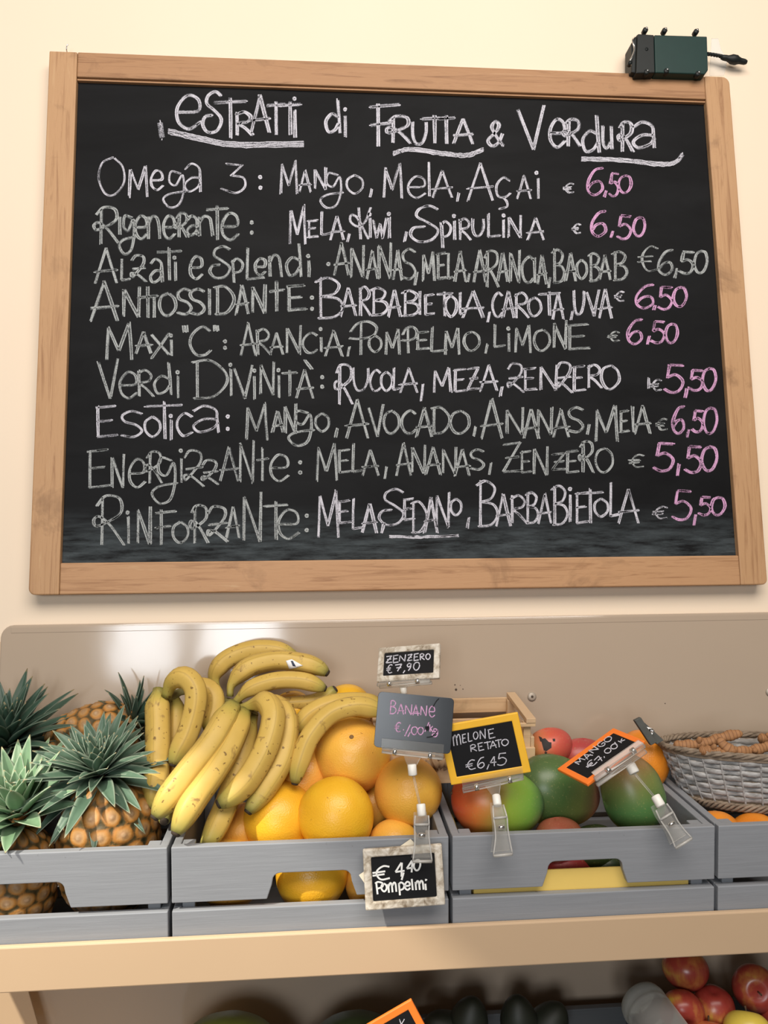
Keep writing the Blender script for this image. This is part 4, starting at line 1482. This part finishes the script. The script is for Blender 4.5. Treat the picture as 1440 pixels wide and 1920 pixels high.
b = MB()
NS = 34
NR = 8
for j in range(NR):
    h = 0.24 + 0.60 * j / (NR - 1)
    rows = []
    N = NS * 6
    jr = random.Random(j)
    wob = [jr.uniform(-.012, .012) for _ in range(N)]
    for k in range(N):
        th = 2 * PI * k / N
        of = 0.0027 * math.cos(NS / 2 * th + PI * j)
        hh = .042
        row = []
        for (dh, do) in ((-hh, -.0008), (-hh * .6, .0008), (hh * .6, .0008), (hh, -.0008), (hh, -.002), (-hh, -.002)):
            row.append(bpt(th, h + dh + wob[k] * .5, of + do))
        rows.append(row)
    rows.append(rows[0])
    b.grid(rows, closed=True)
b.build('woven_wall', WICK, bk)
b = MB()
for k in range(NS):
    th = 2 * PI * (k + .5) / NS
    b.tube([bpt(th, h, 0) for h in np.linspace(.02, .93, 10)], .0017, 8)
b.build('stakes', WICK, bk)


def braid(name, h0, n, r_, amp, mat, off=0.0, spread=.03):
    b = MB()
    for s_ in range(n):
        pts = []
        N = 150
        for k in range(N + 1):
            th = 2 * PI * k / N
            a = th * 17 + s_ * 2 * PI / n
            pts.append(bpt(th, h0 + spread * math.sin(a), off + amp * math.cos(a)))
        b.tube(pts, r_, 7, cap=False)
    return b.build(name, mat, bk)


braid('rim_braid', .955, 4, .0028, .0035, WICK_B)
braid('lower_braid', .10, 5, .0026, .0032, WICK_B, 0, .055)
b = MB()
for j in range(3):
    b.tube([bpt(2 * PI * k / 120, .88 + j * .022, .001) for k in range(121)], .0020, 7, cap=False)
b.build('rim_weavers', WICK_B, bk)
b = MB()
ring = [bc + BT @ Vector((BA * .74 * math.cos(2 * PI * k / 48), BBx * .74 * math.sin(2 * PI * k / 48), bz0 + .002)) for k in range(48)]
b.prism(ring, BT @ Vector((0, 0, .004)))
b.build('base', WICK_B, bk, smooth=False)
# crumpled plastic liner
b = MB()
rows = []
lr = random.Random(4)
for j in range(9):
    h = .30 + .62 * j / 8
    row = []
    for k in range(64):
        th = 2 * PI * k / 64
        row.append(bpt(th, h, -.012 - .006 * lr.random() - .010 * (j == 8)))
    rows.append(row)
b.grid(rows)
o = b.build('plastic_liner', FILM, loc=bc)
tag(o, 'crumpled clear plastic liner inside the wicker basket', 'plastic liner')
GT_ = 'turmeric roots in the basket'
tl = [([(1262, 1392, -.19), (1300, 1392, -.195), (1330, 1386, -.20), (1362, 1376, -.205), (1392, 1370, -.21)], 10.5, 'long turmeric root rising to the back rim of the basket'),
      ([(1346, 1378, -.225), (1356, 1392, -.23), (1372, 1402, -.232), (1402, 1404, -.23), (1436, 1396, -.225), (1470, 1390, -.22)], 11, 'turmeric root along the front rim of the basket at the right'),
      ([(1310, 1404, -.222), (1335, 1402, -.225), (1360, 1408, -.23)], 10, 'short turmeric root against the front rim of the basket'),
      ([(1420, 1380, -.16), (1460, 1384, -.165), (1500, 1390, -.17)], 11, 'turmeric root at the right edge deeper in the basket')]
for i, (pp, rp, lab) in enumerate(tl):
    W3 = [at(*p) for p in pp]
    root('turmeric_root', [p - Vector((0, 0, .004)) for p in W3], rad(rp * .86, W3[0]), lab, 'turmeric', GT_, i + 1, TURM)

# peg clipped to the basket's left rim
pg = empty('clothes_peg', at(1222, 1392, -.175))
tag(pg, 'dark grey wooden clothes peg clipped to the left rim of the basket', 'clothes peg')
for k, (q, dd) in enumerate(((((1190, 1351), (1202, 1345), (1232, 1392), (1221, 1398)), -.190), (((1204, 1352), (1210, 1356), (1245, 1388), (1232, 1396)), -.176))):
    b = MB()
    b.prism([at(x, y, dd) for x, y in q], (0, .009, 0))
    b.build('jaw', PEG, pg, smooth=False, bevel=.001)
b = MB()
sp = []
for i in range(60):
    a = i / 59 * 2 * PI * 4
    c = at(1217, 1371, -.182)
    sp.append(c + Vector((math.cos(a) * .0055, -.007 + i / 59 * .016, math.sin(a) * .0055)))
b.tube(sp, .0009, 6)
b.build('spring', CHROME, pg)


# ------------------------------------------------------------------ price signs
def fit_plane(corners, Yc, aspect, amax=50, bmin=-10, bmax=65, reg=.02):
    cx = sum(c[0] for c in corners) / 4
    cy = sum(c[1] for c in corners) / 4
    P0 = at(cx, cy, Yc)
    best = None
    for ia in range(-amax, amax + 1, 2):
        for ib in range(bmin, bmax + 1, 2):
            a, b_ = math.radians(ia), math.radians(ib)
            n = Vector((math.sin(a) * math.cos(b_), -math.cos(a) * math.cos(b_), math.sin(b_)))
            if abs(n.dot((P0 - CAM).normalized())) < .3:
                continue
            Q = [on_plane(x, y, P0, n) for x, y in corners]
            t_, r_, bt, l_ = Q[1] - Q[0], Q[2] - Q[1], Q[2] - Q[3], Q[3] - Q[0]
            c = 0
            for u, v in ((t_, l_), (t_, r_), (bt, r_), (bt, l_)):
                c += (u.normalized().dot(v.normalized())) ** 2
            asp = (t_.length + bt.length) / (l_.length + r_.length)
            c += 0.6 * math.log(asp / aspect) ** 2 + reg * (a * a + (b_ - .15) ** 2)
            if best is None or c < best[0]:
                best = (c, n, Q)
    _, n, Q = best
    ux = ((Q[1] + Q[2]) - (Q[0] + Q[3])).normalized()
    uz = (-ux.cross(n)).normalized() * -1
    uz = n.cross(ux).normalized()
    if uz.dot((Q[0] + Q[1]) - (Q[2] + Q[3])) < 0:
        uz = -uz
    w_ = ((Q[1] - Q[0]).length + (Q[2] - Q[3]).length) / 2
    h_ = ((Q[3] - Q[0]).length + (Q[2] - Q[1]).length) / 2
    yb = uz.cross(ux)
    mat = Matrix((ux, yb, uz)).transposed()
    return P0, n, mat, w_, h_


GS = 'price signs'


def price_sign(corners, Yc, aspect, label, border, mats, texts, plate=False, thick=.005, ink=False, line=1.5, broad=1.5, extra_strokes=(), **kw):
    P0, n, R3, w_, h_ = fit_plane(corners, Yc, aspect, **kw)
    e = empty('price_sign', P0, R3)
    tag(e, label, 'price sign', GS)
    mw = WM[e.name]
    fm, im, bev = mats
    tb = border * w_
    if plate:
        b = MB()
        rr, pts = .006, []
        for sx, sz, a0 in ((-1, -1, PI), (1, -1, 1.5 * PI), (1, 1, 0), (-1, 1, .5 * PI)):
            for k in range(5):
                a = a0 + k / 4 * PI / 2
                pts.append(mw @ Vector((sx * (w_ / 2 - rr) + math.cos(a) * rr, 0, sz * (h_ / 2 - rr) + math.sin(a) * rr)))
        b.prism(pts, R3 @ Vector((0, .002, 0)))
        face = b.build('plate', im, e, smooth=False, bevel=.0004)
        fy = -.0003
    else:
        b = MB()
        o_, i_ = [(-w_ / 2, -h_ / 2), (w_ / 2, -h_ / 2), (w_ / 2, h_ / 2), (-w_ / 2, h_ / 2)], [(-w_ / 2 + tb, -h_ / 2 + tb), (w_ / 2 - tb, -h_ / 2 + tb), (w_ / 2 - tb, h_ / 2 - tb), (-w_ / 2 + tb, h_ / 2 - tb)]
        V = []
        for y in (0, thick):
            V += [mw @ Vector((x, y, z)) for x, z in o_] + [mw @ Vector((x, y, z)) for x, z in i_]
        Fc = []
        for k in range(4):
            k2 = (k + 1) % 4
            Fc += [(k, k2, 4 + k2, 4 + k), (8 + k, 12 + k, 12 + k2, 8 + k2), (k, 8 + k, 8 + k2, k2), (4 + k, 4 + k2, 12 + k2, 12 + k)]
        b.add(V, Fc)
        b.build('frame', fm, e, smooth=False, bevel=bev)
        b = MB()
        d = thick * (.4 if thick > .006 else .12)
        b.box((-w_ / 2 + tb * .8, d, -h_ / 2 + tb * .8), (w_ / 2 - tb * .8, thick * .85, h_ / 2 - tb * .8), mw)
        face = b.build('slate', im, e, smooth=False)
        fy = d - .0003

    def mp(off):
        Pp = P0 + R3 @ Vector((0, off, 0))
        return lambda p: on_plane(p.x, p.y, Pp, n)
    for toks, mt in texts:
        b = MB()
        f1, f2 = mp(fy - .0003), mp(fy)
        for tk in toks.split(';'):
            tk = tk.split()
            if not tk:
                continue
            # glyph, then the four corners' box: origin, right vector, down vector
            ch, v = tk[0], [float(x) for x in tk[1:]]
            ox, oy, rx, ry, dx, dy = v
            for kind, *pp in G[ch]:
                q = [Vector((ox + rx * p[0] + dx * p[1], oy + ry * p[0] + dy * p[1], 0)) for p in pp]
                if kind == 's':
                    q = catmull(q, 6)
                ribbon(b, q, line if not ink else line, f1, 0)
        for pts, wd in extra_strokes:
            ribbon(b, catmull([Vector((x, y, 0)) for x, y in pts], 6), wd, f1, 0)
        b.build('writing', mt, face, smooth=False)
    return e, P0, n, R3, w_, h_


def clip_bar(e, n, line_px, wid_px, Yoff, P0, flap_px=None, rivets=()):
    """clear acrylic holder on the sign's lower edge; line_px = two ends of the bar."""
    (xa, ya), (xb, yb) = line_px
    f = lambda x, y, o=0.0: on_plane(x, y, P0 + n * o, n)
    A, B = f(xa, ya, .004), f(xb, yb, .004)
    r_ = rad(wid_px / 2, A)
    b = MB()
    b.tube([A, B], r_, 12, flat=.9)
    b.tube([A - n * .010, B - n * .010], r_ * .8, 10)
    c = b.build('clip_bar', CLEAR, e)
    if flap_px:
        b = MB()
        b.prism([f(x, y, .0035) for x, y in flap_px], n * .0012)
        b.build('clip_flap', CLEAR_F, e, smooth=False, bevel=.0003)
    for (x, y) in rivets:
        b = MB()
        P = f(x, y, .004)
        d = (B - A).normalized()
        b.tube([P - d * .0028, P + d * .0028], r_ * 1.12, 12, cap=True)
        b.build('clip_spring', CHROME, c)
    return A, B


def cone_joint(e, top_px, bot_px, Y):
    """flat funnel under the bar: (left, right) top points, (left, right) bottom points."""
    b = MB()
    (a, b_), (c, d) = top_px, bot_px
    b.prism([at(*a, Y), at(*b_, Y), at(*d, Y), at(*c, Y)], (0, .005, 0))
    b.build('clip_neck', CLEAR, e, smooth=False, bevel=.001)


def white_joint(e, p, q, rpx):
    A, B = at(*p), at(*q)
    r_ = rad(rpx, A)
    d = (B - A)
    b = MB()
    b.tube([A, A + d * .08, A + d * .92, B], [r_ * .85, r_, r_, r_ * .85], 14)
    b.build('joint', WHITEP, e)


def rod(e, p, q, r_=.0018):
    b = MB()
    b.tube([at(*p), at(*q)], r_, 10)
    b.build('rod', CLEAR, e)


def clamp(e, axis, halfw, Ys, thick=.010):
    """bulldog style acrylic grip; axis = pixel points top..bottom, halfw = half widths in px."""
    b = MB()
    rows = []
    m_ = len(axis)
    d = Vector((axis[-1][0] - axis[0][0], axis[-1][1] - axis[0][1], 0)).normalized()
    nrm = Vector((d.y, -d.x, 0))
    for front in (0, 1):
        V = []
        for (x, y), hw_, Y in zip(axis, halfw, Ys):
            for k in (-1, 1):
                p = at(x + nrm.x * hw_ * k, y + nrm.y * hw_ * k, Y)
                V.append(p + Vector((0, front * .006 + (front * (.012 if True else 0)), 0)))
        W2 = [v + Vector((0, .0016, 0)) for v in V]
        Fc = []
        for i in range(m_ - 1):
            a = 2 * i
            Fc += [(a, a + 1, a + 3, a + 2), (2 * m_ + a, 2 * m_ + a + 2, 2 * m_ + a + 3, 2 * m_ + a + 1), (a, a + 2, 2 * m_ + a + 2, 2 * m_ + a), (a + 1, 2 * m_ + a + 1, 2 * m_ + a + 3, a + 3)]
        Fc += [(0, 2 * m_, 2 * m_ + 1, 1), (2 * m_ - 2, 2 * m_ - 1, 4 * m_ - 1, 4 * m_ - 2)]
        b.add(V + W2, Fc)
    # thick lip at the lower end and the cross bars
    (x, y), hw_, Y = axis[-1], halfw[-1], Ys[-1]
    b.tube([at(x - nrm.x * hw_, y - nrm.y * hw_, Y), at(x + nrm.x * hw_, y + nrm.y * hw_, Y)], .0024, 8)
    (x, y), hw_, Y = axis[1], halfw[1], Ys[1]
    b.tube([at(x - nrm.x * hw_, y - nrm.y * hw_, Y), at(x + nrm.x * hw_, y + nrm.y * hw_, Y)], .0018, 8)
    g = b.build('clamp', CLEAR, e, smooth=False)
    b = MB()
    for k in (-1, 1):
        b.tube(catmull([at(x + nrm.x * hw_ * k, y + nrm.y * hw_ * k, Y - .0004) for (x, y), hw_, Y in zip(axis, halfw, Ys)], 4), .0011, 8)
    for i_ in (1, m_ - 1):
        (x, y), hw_, Y = axis[i_], halfw[i_], Ys[i_]
        b.tube([at(x - nrm.x * hw_, y - nrm.y * hw_, Y - .001), at(x + nrm.x * hw_, y + nrm.y * hw_, Y - .001)], .0015, 8)
    b.build('clamp_edge', CLEAR_E, g)
    (x, y), hw_, Y = axis[2], halfw[2], Ys[2]
    b = MB()
    b.tube([at(x - nrm.x * hw_ * .45, y - nrm.y * hw_ * .45, Y - .002), at(x + nrm.x * hw_ * .45, y + nrm.y * hw_ * .45, Y - .002)], .0030, 8)
    b.build('clamp_spring', CHROME, g)


CF = CY                          # crate front plane at the rim
# --- ginger
e, P0, n, R3, w_, h_ = price_sign([(710, 1215), (824, 1204), (822, 1272), (704, 1277)], -.175, 1.55, 'small whitewashed wood-framed sign reading ZENZERO on a clear stand', .095, (WASH, BLACKP, .0018),
    [('Z 724 1230 12 -1 -1 14;E 737 1229 11 -1 -1 14;N 749 1228 12 -1 -1 13;Z 764 1227 10 -1 -1 13;E 776 1226 10 -1 -1 13;r 787 1226 9 -1 0 12;o 798 1226 9 -1 0 11;'
      '€ 725 1247 11 -1 -1 16;7 741 1246 13 -1 -1 13;, 756 1257 4 0 -1 5;9 763 1244 9 -1 -1 14;0 775 1242 12 -1 0 15', CH_WHITE)], thick=.008, line=2.0, amax=30, bmax=24)
clip_bar(e, n, ((708, 1284), (806, 1276)), 9, 0, P0, [(712, 1276), (800, 1268), (802, 1276), (712, 1284)], ((730, 1282), (783, 1277)))
cone_joint(e, ((745, 1282), (769, 1280)), ((750, 1292), (763, 1291)), -.18)
white_joint(e, (756, 1289, -.18), (757, 1301, -.18), 6.5)
rod(e, (757, 1300, -.18), (758, 1362, -.178))
clamp(e, [(758, 1355), (758, 1365), (758, 1378), (758, 1392)], [8, 10, 9, 13], [-.184] * 4)

# --- bananas
e, P0, n, R3, w_, h_ = price_sign([(710, 1297), (851, 1308), (845, 1415), (700, 1399)], -.300, 1.34, 'black rounded plate sign reading BANANE in pink, on a clear clip over the grapefruits', .0, (None, BANPLATE, 0),
    [('B 731 1313 13 1 -2 25;A 746 1319 12 1 -1 20;N 760 1320 13 1 -1 20;A 775 1321 10 1 -1 20;- 771 1337 16 0 0 1;N 789 1322 12 1 -1 20;e 804 1324 12 1 0 20;'
      '€ 740 1354 12 1 -1 18;. 755 1367 3 0 0 3;1 758 1358 14 1 -2 22;, 766 1372 4 1 -2 9;0 771 1362 12 1 0 15;0 783 1363 11 1 0 14;1 798 1354 8 0 -3 18;k 805 1358 7 1 0 14;g 810 1366 12 1 0 15', CH_PINK)],
    plate=True, line=1.9, amax=20, bmin=-6, bmax=4)
b = MB()
sm = lambda p: on_plane(p.x, p.y, P0 + n * .0009, n)
for pts, wd in (([(797, 1365), (803, 1364), (800, 1370)], 5), ([(800, 1383), (812, 1380), (820, 1370)], 2), ([(812, 1325), (818, 1315), (823, 1310)], 2)):
    ribbon(b, catmull([Vector((x, y, 0)) for x, y in pts], 5), wd, sm, 0)
b.build('smudge', BLACKP, e, smooth=False)
clip_bar(e, n, ((716, 1407), (831, 1420)), 12, 0, P0, [(716, 1384), (832, 1396), (831, 1414), (715, 1403)], ((740, 1410), (806, 1417)))
cone_joint(e, ((757, 1417), (790, 1420)), ((764, 1435), (781, 1436)), -.309)
white_joint(e, (772, 1433, -.309), (774, 1454, -.310), 8.5)
rod(e, (775, 1453, -.310), (787, 1508, -.322))
white_joint(e, (789, 1507, -.322), (791, 1530, -.325), 8.5)
clamp(e, [(791, 1529), (791, 1546), (791, 1566), (792, 1588), (792, 1615)], [12.5, 13.5, 13, 14.5, 18], [-.338, -.340, -.341, -.343, -.345])

# --- melon
e, P0, n, R3, w_, h_ = price_sign([(820, 1362), (970, 1336), (995, 1448), (846, 1473)], -.300, 1.34, 'yellow-framed sign reading MELONE RETATO above the red and green mango', .095, (YELLOWP, BLACKP, .0015),
    [('m 848 1379 15 -3 2 20;E 866 1377 8 -1 1 16;L 877 1374 8 -1 1 17;O 887 1373 9 -2 1 14;N 899 1368 11 -2 1 19;E 914 1368 13 -2 2 17;'
      'r 881 1397 12 -2 1 13;E 895 1394 11 -2 2 14;T 907 1391 13 -2 2 15;A 918 1390 12 -2 1 14;T 928 1387 12 -2 2 15;O 940 1387 13 -2 1 12;'
      '€ 872 1427 18 -3 2 18;6 894 1421 14 -2 1 20;, 913 1434 5 -1 -1 9;4 918 1419 12 -1 1 18;5 931 1414 18 -3 1 22', CH_WHITE),
     ], line=1.9, amax=30, bmax=30)
clip_bar(e, n, ((868, 1482), (981, 1457)), 12, 0, P0, [(866, 1462), (979, 1438), (982, 1456), (868, 1478)], ((894, 1476), (956, 1462)))
cone_joint(e, ((910, 1474), (940, 1468)), ((924, 1493), (937, 1491)), -.307)
white_joint(e, (930, 1491, -.308), (933, 1511, -.318), 8)
clamp(e, [(934, 1510), (938, 1533), (940, 1551), (942, 1572), (943, 1603)], [10, 12.5, 12, 13, 18], [-.325, -.338, -.340, -.342, -.345])

# --- mango
e, P0, n, R3, w_, h_ = price_sign([(1045, 1441), (1148, 1364), (1212, 1387), (1101, 1468)], -.290, 1.55, 'orange-framed sign reading MANGO, tilted on a clear swivel stand', .085, (ORANGEP, BLACKP, .0012),
    [('M 1074 1430 13 -10 11 4;A 1090 1419 10 -8 12 5;N 1101 1407 11 -9 12 6;G 1117 1397 10 -8 10 5;O 1130 1388 11 -9 9 5;' +
      '€ 1094 1436 15 -12 12 5;7 1113 1425 10 -8 12 5;, 1131 1418 2 0 2 3;0 1130 1409 10 -8 9 5;0 1142 1401 10 -8 9 5;1 1150 1393 3 -2 6 5;k 1158 1390 8 -7 6 4', CH_WHITE)], line=1.7, amax=50, bmin=0, bmax=70, reg=.004)
clip_bar(e, n, ((1116, 1461), (1207, 1398)), 11, 0, P0, [(1109, 1449), (1197, 1388), (1207, 1394), (1117, 1456)], ((1140, 1444), (1187, 1408)))
cone_joint(e, ((1150, 1440), (1180, 1418)), ((1178, 1436), (1186, 1430)), -.297)
white_joint(e, (1181, 1433, -.298), (1190, 1450, -.304), 10)
rod(e, (1189, 1449, -.304), (1226, 1493, -.318))
white_joint(e, (1228, 1492, -.318), (1240, 1512, -.326), 9)
clamp(e, [(1240, 1513), (1250, 1530), (1259, 1545), (1270, 1562), (1282, 1581)], [12, 14, 13, 14, 18], [-.338, -.340, -.342, -.343, -.345])

# --- grapefruit
e, P0, n, R3, w_, h_ = price_sign([(680, 1594), (828, 1583), (836, 1697), (686, 1708)], -.326, 1.32, 'whitewashed wood-framed sign reading Pompelmi hanging on the grey crate front', .100, (WASH, BLACKP, .002),
    [('€ 698 1626 32 -3 1 26;4 740 1619 18 -2 1 26;, 753 1636 5 0 -1 14;4 762 1615 15 -2 0 22;0 775 1613 13 -2 1 20;'
      'þ 703 1654 15 -1 2 23;o 714 1657 11 -1 1 15;m 727 1656 16 -2 1 18;p 746 1655 12 -1 1 24;e 758 1654 11 -1 1 15;l 770 1648 5 0 1 21;m 778 1652 16 -1 1 17;i 796 1657 3 0 1 12', INK)],
    thick=.008, line=3.4, amax=16, bmin=-14, bmax=4, ink=True, extra_strokes=[([(797, 1650), (799, 1650), (800, 1651)], 4)])
b = MB()
b.prism([at(x, y, -.3185) for x, y in ((770, 1573), (800, 1606), (700, 1680), (673, 1641))], (0, .0008, 0))
o = b.build('paper_slip', PAPER, smooth=False, loc=at(735, 1630, -.318))
tag(o, 'cream paper slip tucked behind the grapefruit price sign', 'paper')

# --- lower shelf
e, P0, n, R3, w_, h_ = price_sign([(632, 1954), (773, 1874), (826, 1980), (690, 2062)], -.330, 1.34, 'orange-framed sign rising from the lower shelf at the bottom edge', .09, (ORANGEP, BLACKP, .0012),
    [('I 747 1912 4 -2 4 12;1 752 1913 8 -3 -2 10', CH_WHITE)], line=1.6, amax=30, bmax=40)
clip_bar(e, n, ((700, 2060), (818, 1992)), 11, 0, P0)
white_joint(e, (765, 2035, -.33), (775, 2060, -.33), 8)
rod(e, (775, 2058, -.33), (788, 2150, -.328))
clamp(e, [(788, 2148), (789, 2164), (790, 2182), (791, 2200), (792, 2226)], [12, 13, 13, 14, 18], [-.334, -.336, -.337, -.338, -.340])

# ------------------------------------------------------------------ lower shelf fruit
def apple_shape(d, th, ph):
    r_ = 1 + .05 * math.sin(th) ** 2 - .0
    z = d.z * .92
    z -= .26 * math.exp(-(th / .34) ** 2)
    z += .16 * math.exp(-((PI - th) / .30) ** 2)
    k = 1.0 + .10 * math.cos(th) + .015 * math.cos(5 * ph) * (1 if th > PI / 2 else 0)
    return Vector((d.x * k * r_, d.y * k * r_, z))


def apple_stalk(o, P, R3, ax):
    b = MB()
    c = Vector((0, 0, ax[2] * .62))
    b.tube([P + R3 @ c, P + R3 @ (c + Vector((.0008, 0, .008))), P + R3 @ (c + Vector((.003, 0, .014)))], [.0014, .0012, .0016], 8)
    b.build('stalk', BARK, o)


GA = 'apples on the lower shelf'
ap = [(1285, 1818, 41, -.125, (.1, .1, 1), APPLE, 'red apple standing highest, just under the shelf edge'),
      (1278, 1896, 40, -.165, (-.1, -.75, -.35), APPLE, 'dark red apple next to the grey plastic bottle'),
      (1338, 1884, 37, -.150, (.1, .3, -.8), APPLE, 'red apple with a yellow cheek below the highest apple'),
      (1415, 1852, 40, -.140, (-.25, -.85, .15), APPLE, 'half red, half yellow apple at the right edge'),
      (1402, 1935, 42, -.205, (.2, .4, .8), YAPPLE, 'yellow apple at the bottom right edge'),
      (1462, 1905, 38, -.150, (.2, .4, .8), APPLE, 'dark red apple cut off by the right edge of the photo'),
      (1330, 1950, 38, -.190, (.2, .4, .8), APPLE, 'red apple at the bottom edge below the yellow-cheeked one')]
for i, (x, y, rp, Y, ax, mt, lab) in enumerate(ap):
    P = at(x, y, Y)
    r_ = rad(rp, P)
    fruit('apple', P, (r_ * .97, r_ * .97, r_ * .97), rot_to(ax, i * 1.7 + .6), mt, apple_shape, lab, 'apple', GA, apple_stalk, 36, 28)

P1, P2 = at(1200, 1874, -.155), at(1282, 1990, -.275)
d = (P2 - P1).normalized()
r_ = rad(44, P1)
b = MB()
prof = [(0, .2), (.0, .75), (.006, .95), (.014, 1.0), (.022, .99), (.026, .93), (.030, .99), (.036, 1.0), (.041, .94), (.046, 1.0), (.20, 1.0), (.215, .9), (.22, .3)]
b.tube([P1 + d * a for a, _ in prof], [r_ * k for _, k in prof], 32)
o = b.build('plastic_bottle', BOTTLE, loc=P1)
tag(o, 'grey translucent plastic bottle lying beside the apples on the lower shelf', 'bottle')


def avo_shape(d, th, ph):
    k = 1 - .22 * d.z
    return Vector((d.x * k, d.y * k, d.z * 1.25))


GV = 'dark avocados on the lower shelf'
av = [(880, 1912, 40, -.13, (.2, -.3, 1), 'dark avocado left of the tallest one on the lower shelf'),
      (972, 1908, 38, -.13, (-.1, -.2, 1), 'tallest dark avocado in the middle of the lower shelf'),
      (1030, 1920, 40, -.12, (.5, -.2, .8), 'dark avocado leaning right of the tallest one'),
      (835, 1935, 42, -.12, (-.7, -.2, .6), 'dark avocado lying right behind the lower orange sign')]
for i, (x, y, rp, Y, ax, lab) in enumerate(av):
    P = at(x, y, Y)
    r_ = rad(rp, P)
    fruit('avocado', P, (r_ * .9, r_ * .9, r_ * .9), rot_to(ax, i), AVO, avo_shape, lab, 'avocado', GV)


def melon_shape(d, th, ph):
    k = 1 + .012 * math.cos(10 * ph) * math.sin(th)
    return Vector((d.x * k, d.y * k, d.z * .96))


for (x, y, Y, mt, lab) in ((425, 1907, -.15, GREENF, 'yellow-green round melon peeping up at the bottom edge, left on the lower shelf'),
                           (668, 1905, -.15, DARKMEL, 'dark green round melon at the bottom edge, left behind the lower orange sign')):
    P = at(x, y, Y)
    zs = base_front.z + LOW + (Y - base_front.y) * math.tan(TILT) + .002
    r_ = (P.z - zs) / 2
    P.z = zs + r_
    fruit('melon', P, (r_, r_, r_ * 1.03), rot_to((.2, -.1, 1)), mt, melon_shape, lab, 'melon', 'melons on the lower shelf')
